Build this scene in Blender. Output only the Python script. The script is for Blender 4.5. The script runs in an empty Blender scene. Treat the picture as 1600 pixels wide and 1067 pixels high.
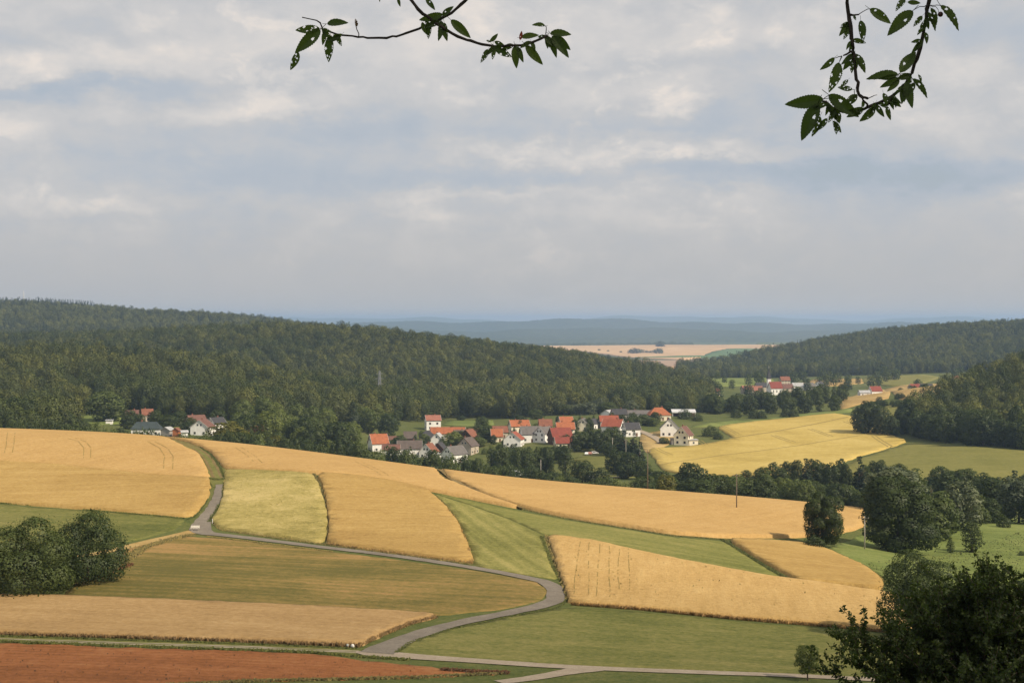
import bpy, bmesh, math, random
import numpy as np
from mathutils import Vector, Matrix, Euler
from mathutils.geometry import delaunay_2d_cdt
random.seed(7); rng = np.random.default_rng(7)
R = math.radians
scene = bpy.context.scene
C = scene.collection

# ------------------------------------------------------------------ camera
FP = 2400.0                                   # focal length in pixels of a 1600 px wide frame
cam_d = bpy.data.cameras.new('camera'); cam = bpy.data.objects.new('camera', cam_d); C.objects.link(cam)
cam.location = (0, 0, 0); cam.rotation_euler = (R(90), 0, 0)
cam_d.sensor_width = 36; cam_d.lens = 36 * FP / 1600
cam_d.shift_y = (500 - 533.5) / 1600           # level camera, eye level at row 500
cam_d.clip_start = 0.1; cam_d.clip_end = 80000
scene.camera = cam

# ------------------------------------------------------------------ sun, sky, exposure
SUN_AZ, SUN_EL = 122, 41                       # azimuth clockwise from the view direction (+Y)
sdir = Vector((math.sin(R(SUN_AZ)) * math.cos(R(SUN_EL)), math.cos(R(SUN_AZ)) * math.cos(R(SUN_EL)), math.sin(R(SUN_EL))))
sun_d = bpy.data.lights.new('sun', 'SUN'); sun = bpy.data.objects.new('sun', sun_d); C.objects.link(sun)
sun_d.energy = 5.0; sun_d.angle = R(0.6); sun_d.color = (1.0, 0.87, 0.68)
sun.rotation_euler = sdir.to_track_quat('Z', 'Y').to_euler(); sun.location = sdir * 3000
scene.view_settings.view_transform = 'Standard'; scene.view_settings.look = 'None'
scene.view_settings.exposure = 0; scene.view_settings.gamma = 1
scene.view_settings.use_curve_mapping = False
scene.cycles.max_bounces = 6; scene.cycles.diffuse_bounces = 2; scene.cycles.glossy_bounces = 2
scene.cycles.transmission_bounces = 4; scene.cycles.volume_bounces = 1; scene.cycles.transparent_max_bounces = 12
scene.cycles.use_denoising = True

class NT:
    """small helper for node trees"""
    def __init__(s, tree): s.t = tree; s.n = tree.nodes; s.l = tree.links
    def new(s, typ, **kw):
        n = s.n.new(typ)
        for k, v in kw.items(): setattr(n, k, v)
        return n
    def put(s, sock, v):
        if v is None: return
        if hasattr(v, 'is_output') or isinstance(v, bpy.types.NodeSocket): s.l.new(v, sock)
        else: sock.default_value = v
    def math(s, op, a, b=None, c=None, clamp=False):
        n = s.new('ShaderNodeMath', operation=op); n.use_clamp = clamp
        s.put(n.inputs[0], a); s.put(n.inputs[1], b); s.put(n.inputs[2], c); return n.outputs[0]
    def vec(s, op, a, b=None):
        n = s.new('ShaderNodeVectorMath', operation=op); s.put(n.inputs[0], a); s.put(n.inputs[1], b)
        return n.outputs['Value'] if op in ('LENGTH', 'DOT_PRODUCT', 'DISTANCE') else n.outputs[0]
    def mix(s, f, a, b, mode='MIX'):
        n = s.new('ShaderNodeMix', data_type='RGBA', blend_type=mode); n.clamp_factor = True
        s.put(n.inputs[0], f); s.put(n.inputs[6], a); s.put(n.inputs[7], b); return n.outputs[2]
    def noise(s, v, scale, detail=4, rough=0.55, dist=0.0):
        n = s.new('ShaderNodeTexNoise'); s.put(n.inputs['Vector'], v); n.inputs['Scale'].default_value = scale
        n.inputs['Detail'].default_value = detail; n.inputs['Roughness'].default_value = rough
        n.inputs['Distortion'].default_value = dist; return n
    def maprange(s, v, a, b, c, d, smooth=False):
        n = s.new('ShaderNodeMapRange'); n.clamp = True
        if smooth: n.interpolation_type = 'SMOOTHSTEP'
        s.put(n.inputs[0], v)
        for i, q in enumerate((a, b, c, d)): n.inputs[i + 1].default_value = q
        return n.outputs[0]
    def comb(s, x, y, z):
        n = s.new('ShaderNodeCombineXYZ'); s.put(n.inputs[0], x); s.put(n.inputs[1], y); s.put(n.inputs[2], z); return n.outputs[0]
    def ramp(s, f, stops):
        n = s.new('ShaderNodeValToRGB'); s.put(n.inputs[0], f); e = n.color_ramp.elements
        e[0].position, e[0].color = stops[0][0], (*stops[0][1], 1); e[1].position, e[1].color = stops[-1][0], (*stops[-1][1], 1)
        for p, c in stops[1:-1]:
            q = e.new(p); q.color = (*c, 1)
        return n.outputs[0]

def build_world():
    w = bpy.data.worlds.new('World'); scene.world = w; w.use_nodes = True
    w.cycles.sampling_method = 'MANUAL'; w.cycles.sample_map_resolution = 256
    T = NT(w.node_tree); T.n.clear()
    out = T.new('ShaderNodeOutputWorld'); bg = T.new('ShaderNodeBackground'); T.l.new(bg.outputs[0], out.inputs[0])
    sky = T.new('ShaderNodeTexSky', sky_type='NISHITA'); sky.sun_disc = False
    sky.sun_elevation = R(SUN_EL); sky.sun_rotation = R(SUN_AZ); sky.air_density = 1.2; sky.dust_density = 2.5
    blue = T.mix(1.0, sky.outputs[0], (0.10, 0.10, 0.10, 1), 'MULTIPLY')
    co = T.new('ShaderNodeTexCoord').outputs['Generated']
    sp = T.new('ShaderNodeSeparateXYZ'); T.l.new(co, sp.inputs[0]); x, y, z = sp.outputs
    zc = T.math('ADD', T.math('MAXIMUM', z, 0.0), 0.16)
    plane = T.comb(T.math('DIVIDE', x, zc), T.math('DIVIDE', y, zc), 0.0)         # a cloud deck overhead
    n1 = T.noise(plane, 0.75, 5, 0.5, 0.3).outputs[0]
    n2 = T.noise(T.vec('ADD', T.vec('MULTIPLY', co, (1.0, 1.0, 1.7)), (7.3, 2.1, 4.0)), 8.0, 4, 0.5, 0.5).outputs[0]
    n3 = T.noise(T.vec('MULTIPLY', co, (1.0, 1.0, 1.6)), 21.0, 6, 0.6, 0.35).outputs[0]
    n4 = T.noise(T.vec('MULTIPLY', co, (1.0, 1.0, 1.5)), 70.0, 5, 0.6, 0.4).outputs[0]
    val = T.math('ADD', T.math('MULTIPLY', T.math('SUBTRACT', n1, 0.5), 0.45), 0.55)
    val = T.math('ADD', val, T.math('MULTIPLY', T.math('SUBTRACT', n2, 0.5), 0.62))
    val = T.math('ADD', val, T.math('MULTIPLY', T.math('SUBTRACT', n3, 0.5), 0.62))
    val = T.math('ADD', val, T.math('MULTIPLY', T.math('SUBTRACT', n4, 0.5), 0.16))
    # larger banks of cloud, each an elongated soft mass at a bearing and an elevation
    yb = T.math('MAXIMUM', y, 0.05)
    bear = T.math('DIVIDE', x, yb); elev = T.math('DIVIDE', z, yb)
    wob = T.noise(T.vec('MULTIPLY', co, (1.0, 1.0, 2.2)), 11.0, 6, 0.65).outputs['Color']
    wob = T.vec('SUBTRACT', wob, (0.5, 0.5, 0.5))
    be = T.vec('ADD', T.comb(bear, elev, 0.0), T.vec('MULTIPLY', wob, (0.15, 0.06, 0.0)))
    banks = [(120,98,190,26,.55),(60,15,260,22,.22),(430,178,230,24,.30),(300,322,230,13,.22),(740,312,150,9,.30),
             (930,348,300,13,.20),(1500,108,85,34,.50),(1450,190,90,20,.35),(1060,240,150,9,.35),(600,62,230,40,.30),
             (980,40,260,36,.34),(1590,325,80,12,.30),(830,250,170,12,.22),(1150,150,230,22,.18),(1300,40,160,40,.10),
             (440,395,330,18,.06),(150,205,200,16,.15),
             (70,146,210,15,-.62),(560,212,330,18,-.36),(900,182,260,22,-.34),(1270,268,430,20,-.52),(640,283,480,14,-.30),
             (220,258,300,13,-.26),(1560,285,200,16,-.30),(1120,95,200,18,-.20),(420,105,150,18,-.16),(1180,205,160,10,-.25),(90,345,220,12,-.18),
             (1450,255,260,12,-.22),(1560,45,120,30,-.20)]
    for px, py, rx, ry, amp in banks:
        d = T.vec('SUBTRACT', be, ((px - 800) / FP, (500 - py) / FP, 0))
        d = T.vec('MULTIPLY', d, (FP / rx, FP / ry, 0))
        g = T.math('POWER', 2.718, T.math('MULTIPLY', T.vec('DOT_PRODUCT', d, d), -0.8))
        val = T.math('MULTIPLY_ADD', g, amp * 0.6, val)
    pf = T.noise(T.vec('ADD', T.vec('MULTIPLY', co, (1.0, 1.0, 1.8)), (3.1, 0.7, 1.9)), 24.0, 7, 0.60, 0.25).outputs[0]
    pf = T.math('MULTIPLY', T.maprange(pf, 0.50, 0.66, 0.0, 1.0, True), T.maprange(n2, 0.44, 0.60, 0.0, 1.0, True))   # sunlit heads of cumulus
    val = T.math('MULTIPLY_ADD', pf, 0.24, val)
    col = T.ramp(val, [(0.10, (0.380, 0.432, 0.500)), (0.36, (0.435, 0.468, 0.515)), (0.56, (0.503, 0.506, 0.518)),
                       (0.76, (0.595, 0.575, 0.562)), (1.0, (0.735, 0.670, 0.615))])
    cov = T.maprange(val, 0.0, 0.22, 0.80, 0.97, True)
    col = T.mix(cov, blue, col)
    hz = T.maprange(z, 0.012, 0.095, 1.0, 0.0, True)                 # the deck thickens towards the horizon
    col = T.mix(T.math('MULTIPLY', hz, 0.85), col, (0.440, 0.436, 0.432, 1))
    T.l.new(col, bg.inputs[0]); bg.inputs[1].default_value = 1.13
build_world()

# ------------------------------------------------------------------ terrain
def zi(px, py, D): return ((px - 800) / FP * D, D, (500 - py) / FP * D)
CP = []
for X in (-70, 0, 70): CP += [(X, -90, 25), (X, -40, 10), (X, 0, -1.75), (X * 1.2, 40, -14.5), (X * 1.8, 80, -26.5), (X * 2.2, 120, -35)]
CP += [(X, 150, -39.4) for X in (-160, -60, 60, 160)]
# points read from the ground in view: column, row, distance
for p in [(0,1067,166),(400,1067,167),(800,1067,170),(1200,1067,172),(1600,1067,176),
          (0,1003,190),(600,1022,184),(900,1042,180),(1250,1055,178),(0,935,220),(680,963,212),(1385,985,213),(1600,985,215),
          (880,925,235),(300,900,240),(1200,960,222),(320,828,300),(0,830,290),(510,850,285),(740,882,262),
          (0,805,315),(345,755,345),(500,740,355),(700,790,330),(900,835,300),(1130,845,310),(1240,910,258),(1375,925,255),
          (0,735,365),(330,740,360),(0,674,430),(200,681,435),(400,699,430),(600,724,425),(800,750,420),(1000,767,425),(1200,782,430),(1350,797,425),
          (700,745,395),(1151,797,385),(900,790,360),(1330,850,345),(1400,862,350),(1500,865,350),(1600,900,310),(1600,830,410),(1500,830,400),
          (-300,1000,190),(-300,830,290),(-300,670,430),(-300,735,365),(1900,1000,200),(1900,860,350),
          # the valley behind the crest
          (200,680,780),(0,690,650),(0,680,800),(200,652,930),(400,690,750),(400,660,900),(600,715,800),(650,700,900),(690,663,1050),
          (720,720,820),(800,735,770),(790,690,880),(860,680,920),(800,657,1050),(930,755,640),(920,720,780),(930,700,830),(1000,652,1000),
          (1040,677,920),(1020,705,840),(1070,647,1050),(1100,728,760),(1250,800,520),(1450,815,470),(1560,810,480),(1600,802,520),
          (1200,735,720),(1200,690,870),(1200,657,1020),(1350,715,770),(1350,680,900),(1300,648,1030),(1500,740,650),(1500,705,760),
          (1600,745,640),(1600,712,740),(1900,770,600),(1900,690,760),(-300,680,800),
          # the wood on the right and the fields above it
          (1480,672,900),(1540,620,1000),(1600,598,1050),(1600,655,900),(1750,560,1080),(1900,540,1080),(1400,612,1200),(1470,602,1250),(1320,625,1150),(1400,640,1050),
          (1200,617,1550),(1120,617,1500),(1290,607,1650),(1180,640,1200),(1400,597,1800),(1150,592,1900),(1300,590,2000),(1450,586,2000),
          # hill on the right, far
          (1100,592,2050),(1300,588,2100),(1500,582,2150),(1600,516,2900),(1400,528,2900),(1300,541,2800),(1200,559,2700),(1110,580,2500),(1850,505,2900),(1750,570,2150),
          # wooded hill on the left
          (0,660,900),(300,650,950),(450,650,980),(600,652,1050),(680,656,1090),(800,649,1120),(950,633,1250),(1080,628,1350),
          (0,546,1800),(200,540,1800),(400,529,1750),(530,530,1750),(650,545,1700),(800,566,1650),(900,582,1600),(1000,607,1550),(1080,622,1500),
          (0,580,1250),(200,578,1250),(400,602,1180),(520,638,1080),(620,600,1450),(800,604,1350),(-300,548,1800),(-300,578,1250),
          (0,482,3200),(100,484,3200),(190,494,3150),(235,504,3150),(300,501,3100),(370,504,3100),(440,513,3100),(-300,478,3200),(0,522,2700),(150,514,2700),(300,530,2700),(550,535,2800),
          (840,563,2300),(920,579,2300),(1000,594,2200),(760,557,2350),
          # far plain and far hills
          (1040,577,4000),(1000,560,5200),(900,541,7000),(1100,539,7200),(1210,540,7000),(700,541,7000),(1400,540,7000),(850,535,9500),(1000,534,9500),(1250,534,9500),
          (500,512,14000),(600,506,14000),(690,509,14000),(800,506,14000),(880,509,14000),(970,504.5,14000),(1060,506.5,14000),(1150,508,14000),(1240,505.5,14000),(1330,509,14000),(1420,514,13500),(1000,527,10600),(1300,526,10600),(700,527,10600),(600,518,11600),(800,521,11600),(950,518,11600),(1100,522,11600),(1260,517,11600),(1400,520,11600),(800,521,12700),(1000,520,12700),(1200,521,12700),
          (0,506,14000),(1800,508,14000),(1000,499,25000),(700,500,25000),(1300,501,25000),(0,501,25000),(1700,502,25000)]:
    CP.append(zi(*p))
# hidden ground: column, distance, height
for px, D, z in [(0,520,-42),(200,530,-46),(400,540,-52),(600,560,-60),(800,560,-65),(1000,560,-66),(200,650,-58),(400,640,-58),(600,660,-69),(800,660,-71),
                 (1000,680,-71),(1150,520,-62),(0,1490,-62),(200,1490,-60),(400,1390,-66),(540,1270,-69),(-300,1490,-62),(300,2300,-58),(700,2200,-82),(0,2300,-50),(200,4200,-70),(600,4000,-105),(1020,3000,-112),(1400,3900,-110),(1700,3900,-100),
                 (1650,1350,-55),(1650,1700,-60),(400,5500,-115),(1600,5500,-120),(0,8000,-130),(1700,8000,-130),(1000,8300,-150),(-300,5000,-100),(1000,18000,-150),(300,18000,-150),(1500,18000,-150)]:
    CP.append(((px - 800) / FP * D, D, z))
CP = np.array(CP, float)
def st(X, Y):
    q = np.maximum(np.asarray(Y, float) + 150.0, 20.0)
    return np.stack([np.asarray(X, float) / q, np.log(q)], -1)
def _k(r2): return 0.5 * r2 * np.log(r2 + 1e-12)
_S = st(CP[:, 0], CP[:, 1]); _n = len(_S)
_A = np.zeros((_n + 3, _n + 3)); _A[:_n, :_n] = _k(((_S[:, None] - _S[None]) ** 2).sum(-1)) + np.eye(_n) * 2e-4
_A[:_n, _n] = 1; _A[:_n, _n + 1:] = _S; _A[_n, :_n] = 1; _A[_n + 1:, :_n] = _S.T
_W = np.linalg.solve(_A, np.concatenate([CP[:, 2], np.zeros(3)]))
def tz(X, Y):
    X = np.asarray(X, float); shp = X.shape; S = st(X.ravel(), np.asarray(Y, float).ravel()); o = np.empty(len(S))
    for i in range(0, len(S), 20000):
        s = S[i:i + 20000]
        d2 = (s[:, :1] - _S[None, :, 0]) ** 2 + (s[:, 1:] - _S[None, :, 1]) ** 2
        o[i:i + 20000] = _k(d2) @ _W[:_n] + _W[_n] + s @ _W[_n + 1:]
    D = np.asarray(Y, float).ravel(); far = D > 9000                       # rolling relief of the far hills
    if far.any():
        d = D[far]; r = X.ravel()[far] / d; w = np.clip((d - 9000) / 2500, 0, 1)
        o[far] += w * d / 12000 * (13 * np.sin(29 * r + 1 + d / 2600) + 9 * np.sin(61 * r + 2.2 - d / 1500) + 5 * np.sin(140 * r + .5 + d / 900) + 10 * np.sin(d / 420 + 9 * r))
    return o.reshape(shp)
def hit(px, py, lo=150, hi=20000):
    """the ground point seen at a column and row; or, with py = ('D', d), the ground at that distance"""
    if isinstance(py, tuple):
        D = py[1]; X = (px - 800) / FP * D
        return Vector((X, D, float(tz(X, D))))
    Ds = np.exp(np.linspace(math.log(lo), math.log(hi), 2500)); X = (px - 800) / FP * Ds
    g = tz(X, Ds) - (500 - py) / FP * Ds
    k = np.argmax(g > 0)
    if not (g > 0).any(): k = int(np.argmax(g / Ds)); D = Ds[k]
    elif k == 0: D = Ds[0]
    else: D = Ds[k - 1] + (Ds[k] - Ds[k - 1]) * (-g[k - 1]) / (g[k] - g[k - 1])
    X = (px - 800) / FP * D
    return Vector((X, D, float(tz(X, D))))
def gz(x, y): return float(tz(np.array([x]), np.array([y]))[0])

# ------------------------------------------------------------------ materials
MATS = {}
def bsdf_mat(name, rough=0.9, spec=0.15):
    m = bpy.data.materials.new(name); m.use_nodes = True; T = NT(m.node_tree)
    b = T.n['Principled BSDF']; b.inputs['Roughness'].default_value = rough
    b.inputs['Specular IOR Level'].default_value = spec; MATS[name] = m
    return m, T, b
def plain(name, c, rough=0.85, spec=0.2, var=0.12, scale=1.5, metallic=0.0):
    if name in MATS: return MATS[name]
    m, T, b = bsdf_mat(name, rough, spec); co = T.new('ShaderNodeTexCoord').outputs['Object']
    n = T.noise(co, scale, 5, 0.65).outputs[0]
    f = T.maprange(n, 0.3, 0.7, 1 - var, 1 + var)
    ob = T.new('ShaderNodeObjectInfo').outputs['Random']
    f = T.math('MULTIPLY', f, T.maprange(ob, 0, 1, 0.94, 1.06))
    v = T.vec('SCALE', T.comb(*c)); v.node.inputs[3].default_value = 1; T.l.new(f, v.node.inputs[3])
    T.l.new(v, b.inputs['Base Color']); b.inputs['Metallic'].default_value = metallic
    return m
def tiles(name, c, pitch=0.34):
    """roof tiles: courses with a colour scatter from tile to tile and weathering"""
    if name in MATS: return MATS[name]
    m, T, b = bsdf_mat(name, 0.8, 0.25); co = T.new('ShaderNodeTexCoord').outputs['Object']
    vo = T.new('ShaderNodeTexVoronoi'); T.put(vo.inputs['Vector'], co); vo.inputs['Scale'].default_value = 2.6
    g = T.math('MULTIPLY_ADD', T.vec('DOT_PRODUCT', vo.outputs['Color'], (0.33, 0.33, 0.33)), 0.28, 0.86)
    w = T.maprange(T.noise(co, 0.55, 5, 0.65).outputs[0], 0.35, 0.7, 1.05, 0.72)
    f = T.math('MULTIPLY', g, w)
    v = T.vec('SCALE', T.comb(*c)); T.l.new(f, v.node.inputs[3]); T.l.new(v, b.inputs['Base Color'])
    wv = T.new('ShaderNodeTexWave', wave_type='BANDS', bands_direction='Z'); T.put(wv.inputs[0], co); wv.inputs['Scale'].default_value = 1 / pitch * 0.16
    bp = T.new('ShaderNodeBump'); bp.inputs['Distance'].default_value = 0.05; bp.inputs['Strength'].default_value = 0.6
    T.l.new(wv.outputs[0], bp.inputs['Height']); T.l.new(bp.outputs[0], b.inputs['Normal'])
    return m
def soil(name, cols, ang=0.0, stretch=6.0, big=0.02, fine=1.1, rows=0.0, rowp=1.2, bump=0.45, patch=0.5, streak=0.5):
    """ground cover: broad patches, streaks along the working direction, fine grain; cols = dark, mid, light"""
    m, T, b = bsdf_mat(name, 0.95, 0.05)
    ge = T.new('ShaderNodeNewGeometry').outputs['Position']
    mp = T.new('ShaderNodeMapping'); mp.inputs['Rotation'].default_value = (0, 0, -R(ang)); T.l.new(ge, mp.inputs[0]); v = mp.outputs[0]
    vs = T.vec('MULTIPLY', v, (1 / stretch, 1.0, 1.0))
    p = T.noise(v, big, 5, 0.6, 0.4).outputs[0]
    p2 = T.noise(ge, big * 5.3, 5, 0.65, 0.3).outputs[0]
    s = T.noise(vs, 0.35, 5, 0.65).outputs[0]
    f = T.noise(ge, fine, 4, 0.75).outputs[0]
    k = T.math('MULTIPLY_ADD', T.math('SUBTRACT', p, 0.5), 1.6 * patch, 0.5)
    k = T.math('MULTIPLY_ADD', T.math('SUBTRACT', p2, 0.5), 1.0 * patch, k)
    k = T.math('MULTIPLY_ADD', T.math('SUBTRACT', s, 0.5), 1.2 * streak, k)
    k = T.math('MULTIPLY_ADD', T.math('SUBTRACT', f, 0.5), 1.15, k)
    f2 = T.noise(T.vec('MULTIPLY', v, (0.45, 1.0, 1.0)), fine * 2.6, 3, 0.7).outputs[0]
    k = T.math('MULTIPLY_ADD', T.math('SUBTRACT', f2, 0.5), 0.55, k)
    if rows:
        wv = T.new('ShaderNodeTexWave', wave_type='BANDS', bands_direction='Y'); T.put(wv.inputs[0], v)
        wv.inputs['Scale'].default_value = 0.314 / rowp; wv.inputs['Distortion'].default_value = 2.0; wv.inputs['Detail'].default_value = 2
        wv.inputs['Detail Scale'].default_value = 0.25
        k = T.math('MULTIPLY_ADD', T.math('SUBTRACT', wv.outputs[0], 0.5), rows, k)
    c = T.ramp(k, [(0.12, cols[0]), (0.5, cols[1]), (0.88, cols[2])])
    T.l.new(c, b.inputs['Base Color'])
    bp = T.new('ShaderNodeBump'); bp.inputs['Distance'].default_value = 0.5; bp.inputs['Strength'].default_value = bump
    T.l.new(T.math('ADD', f, T.math('MULTIPLY', s, 1.2)), bp.inputs['Height']); T.l.new(bp.outputs[0], b.inputs['Normal'])
    return m
def leafmat(name, c, trans=0.28, hue=0.22, clump=0.62):
    """leaves: scatter of tone from leaf clump to leaf clump and from tree to tree"""
    m = bpy.data.materials.new(name); m.use_nodes = True; T = NT(m.node_tree); T.n.clear(); MATS[name] = m
    out = T.new('ShaderNodeOutputMaterial')
    at = T.new('ShaderNodeAttribute', attribute_name='tone').outputs['Fac']
    ob = T.new('ShaderNodeObjectInfo').outputs['Random']
    k = T.math('MULTIPLY_ADD', at, clump, T.math('MULTIPLY', ob, 1 - clump))
    a = tuple(v * (1 - hue * 1.5) for v in c); b_ = (c[0] * (1 + hue * 2.3), c[1] * (1 + hue * 1.7), c[2] * (1 + hue * 0.6))
    col = T.ramp(k, [(0.05, (a[0] * 0.9, a[1], a[2] * 1.15)), (0.5, c), (0.95, b_)])
    d = T.new('ShaderNodeBsdfDiffuse'); t = T.new('ShaderNodeBsdfTranslucent'); mx = T.new('ShaderNodeMixShader')
    g = T.new('ShaderNodeBsdfGlossy'); g.inputs['Roughness'].default_value = 0.55; g.inputs[0].default_value = (0.5, 0.5, 0.5, 1); m2 = T.new('ShaderNodeMixShader')
    tc = T.mix(1.0, col, (1.15, 1.25, 0.6, 1), 'MULTIPLY')
    T.l.new(col, d.inputs[0]); T.l.new(tc, t.inputs[0]); mx.inputs[0].default_value = trans
    T.l.new(d.outputs[0], mx.inputs[1]); T.l.new(t.outputs[0], mx.inputs[2])
    m2.inputs[0].default_value = 0.035; T.l.new(mx.outputs[0], m2.inputs[1]); T.l.new(g.outputs[0], m2.inputs[2])
    T.l.new(m2.outputs[0], out.inputs[0])
    return m

# ------------------------------------------------------------------ object helpers
def tag(o, label=None, cat=None, group=None, kind=None):
    for k, v in (('label', label), ('category', cat), ('group', group), ('kind', kind)):
        if v: o[k] = v
    return o
def link(name, me, mat=None, parent=None):
    o = bpy.data.objects.new(name, me); C.objects.link(o)
    if mat and me and not me.materials: me.materials.append(mat)
    if parent: o.parent = parent
    return o
def empty(name, loc, rz=0.0):
    o = bpy.data.objects.new(name, None); C.objects.link(o); o.location = loc; o.rotation_euler = (0, 0, rz); o.empty_display_size = 0.5
    return o
def mesh(name, V, Fc, smooth=False):
    me = bpy.data.meshes.new(name); me.from_pydata([tuple(map(float, v)) for v in V], [], [tuple(map(int, f)) for f in Fc]); me.update()
    if smooth: me.polygons.foreach_set('use_smooth', [True] * len(me.polygons))
    return me
class MB:
    def __init__(s): s.V = []; s.F = []
    def add(s, V, Fc):
        b = len(s.V); s.V += [tuple(v) for v in V]; s.F += [tuple(i + b for i in f) for f in Fc]; return s
    def box(s, x0, x1, y0, y1, z0, z1):
        return s.add([(x0,y0,z0),(x1,y0,z0),(x1,y1,z0),(x0,y1,z0),(x0,y0,z1),(x1,y0,z1),(x1,y1,z1),(x0,y1,z1)],
                     [(0,3,2,1),(4,5,6,7),(0,1,5,4),(1,2,6,5),(2,3,7,6),(3,0,4,7)])
    def tube(s, pts, rad, n=6):
        pts = [Vector(p) for p in pts]; b = len(s.V); m = len(pts)
        for i, p in enumerate(pts):
            d = (pts[min(i + 1, m - 1)] - pts[max(i - 1, 0)]).normalized()
            u = d.cross(Vector((0.31, 0.17, 0.93)) if abs(d.z) < 0.9 else Vector((1, 0.1, 0))).normalized(); w = d.cross(u)
            r = rad[i] if isinstance(rad, (list, tuple)) else rad
            for k in range(n):
                a = 2 * math.pi * k / n; s.V.append(tuple(p + (u * math.cos(a) + w * math.sin(a)) * r))
        for i in range(m - 1):
            for k in range(n):
                s.F.append((b + i * n + k, b + i * n + (k + 1) % n, b + (i + 1) * n + (k + 1) % n, b + (i + 1) * n + k))
        s.F.append(tuple(b + k for k in reversed(range(n)))); s.F.append(tuple(b + (m - 1) * n + k for k in range(n)))
        return s
    def build(s, name, mat, parent=None, smooth=False): return link(name, mesh(name, s.V, s.F, smooth), mat, parent)

# ------------------------------------------------------------------ the ground sheet
def build_ground():
    rows = [-85.0]
    while rows[-1] < 26000: rows.append(rows[-1] + max(1.6, 0.0125 * (rows[-1] + 100)))
    rows = np.array(rows); s = np.linspace(-1, 1, 420); s = np.sign(s) * (0.75 * np.abs(s) + 0.25 * np.abs(s) ** 3)
    Y = np.repeat(rows[:, None], len(s), 1); X = s[None] * (Y + 160) * 0.72
    Z = tz(X, Y); nr, nc = Y.shape
    V = np.stack([X, Y, Z], -1).reshape(-1, 3)
    i = np.arange(nr - 1)[:, None] * nc + np.arange(nc - 1)[None]
    Fq = np.stack([i, i + 1, i + nc + 1, i + nc], -1).reshape(-1, 4)
    me = bpy.data.meshes.new('ground'); me.vertices.add(len(V)); me.vertices.foreach_set('co', V.ravel())
    me.loops.add(Fq.size); me.loops.foreach_set('vertex_index', Fq.ravel()); me.polygons.add(len(Fq))
    me.polygons.foreach_set('loop_start', np.arange(0, Fq.size, 4)); me.polygons.foreach_set('loop_total', np.full(len(Fq), 4))
    me.polygons.foreach_set('use_smooth', np.ones(len(Fq), bool)); me.update(calc_edges=True); me.validate()
    m = soil('rough_grass', [(0.055, 0.075, 0.022), (0.10, 0.115, 0.035), (0.165, 0.155, 0.055)], big=0.012, stretch=2)
    tag(link('ground', me, m), 'green valley ground under the fields and woods', kind='structure')
build_ground()

# ------------------------------------------------------------------ fields, draped on the ground
def dens(poly, step):
    out = []
    for a, b in zip(poly, poly[1:] + poly[:1]):
        n = max(1, int((b - a).length / step))
        out += [a.lerp(b, i / n) for i in range(n)]
    return out
def inside(x, y, P):
    c = np.zeros(x.shape, bool); n = len(P)
    for i in range(n):
        x0, y0 = P[i]; x1, y1 = P[(i + 1) % n]
        if y0 == y1: continue
        c ^= ((y0 > y) != (y1 > y)) & (x < (x1 - x0) * (y - y0) / (y1 - y0) + x0)
    return c
def smooth_poly(pts, it=1):
    for _ in range(it):
        q = []
        for i, p in enumerate(pts):
            n = pts[(i + 1) % len(pts)]; q += [p.lerp(n, 0.10), p.lerp(n, 0.90)]
        pts = q
    return pts
FIELDS = {}
def field(name, label, pix, mat, lift, group=None, jit=0.25, lo=150, rnd=1, step=None, rough=0.0):
    P3 = [hit(p[0], p[1], lo) for p in pix]
    P2 = [p.xy for p in P3]; P2 = smooth_poly(P2, rnd)
    Dm = sum(p.y for p in P2) / len(P2); step = step or max(1.3, Dm / 130)
    B = dens(P2, step * 0.9); B = [p + Vector((random.uniform(-jit, jit), random.uniform(-jit, jit))) for p in B]
    A = np.array([tuple(p) for p in B]); x0, y0 = A.min(0); x1, y1 = A.max(0)
    gx, gy = np.meshgrid(np.arange(x0, x1, step), np.arange(y0, y1, step * 1.15))
    gx = gx + rng.uniform(-.25, .25, gx.shape) * step; gy = gy + rng.uniform(-.25, .25, gy.shape) * step
    ins = inside(gx.ravel(), gy.ravel(), A); I = np.stack([gx.ravel()[ins], gy.ravel()[ins]], -1)
    if len(I) > 16000: I = I[rng.permutation(len(I))[:16000]]
    pts = [Vector(p) for p in np.concatenate([A, I])]; n = len(B)
    v, e, f, *_ = delaunay_2d_cdt(pts, [(i, (i + 1) % n) for i in range(n)], [list(range(n))], 1, 1e-4)
    XY = np.array([tuple(p) for p in v]); Z = tz(XY[:, 0], XY[:, 1]) + lift
    if rough: Z += rng.normal(0, rough, len(Z))
    V = [(a, b, c) for (a, b), c in zip(XY, Z)]
    # drop to the ground along every open edge
    cnt = {}
    for t in f:
        for a, b in zip(t, t[1:] + t[:1]): cnt[(a, b)] = 1
    Fc = [tuple(t) for t in f]; low = {}; out = {}
    for (a, b) in cnt:
        if (b, a) not in cnt:
            d = Vector((V[b][0] - V[a][0], V[b][1] - V[a][1])); n_ = Vector((d.y, -d.x)).normalized()
            for q in (a, b): out[q] = out.get(q, Vector((0, 0))) + n_
    for (a, b) in list(cnt):
        if (b, a) not in cnt:
            for q in (a, b):
                if q not in low:
                    w_ = out[q].normalized() * min(.45, lift * .6) if out[q].length > 1e-6 else Vector((0, 0))
                    low[q] = len(V); V.append((V[q][0] + w_.x, V[q][1] + w_.y, V[q][2] - lift - 0.3))
            Fc.append((b, a, low[a], low[b]))
    me = mesh(name, V, Fc); nf = len(f)
    me.polygons.foreach_set('use_smooth', [True] * len(Fc))
    o = tag(link(name, me, mat), label, None, group, 'structure'); FIELDS[label] = o
    return o
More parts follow.
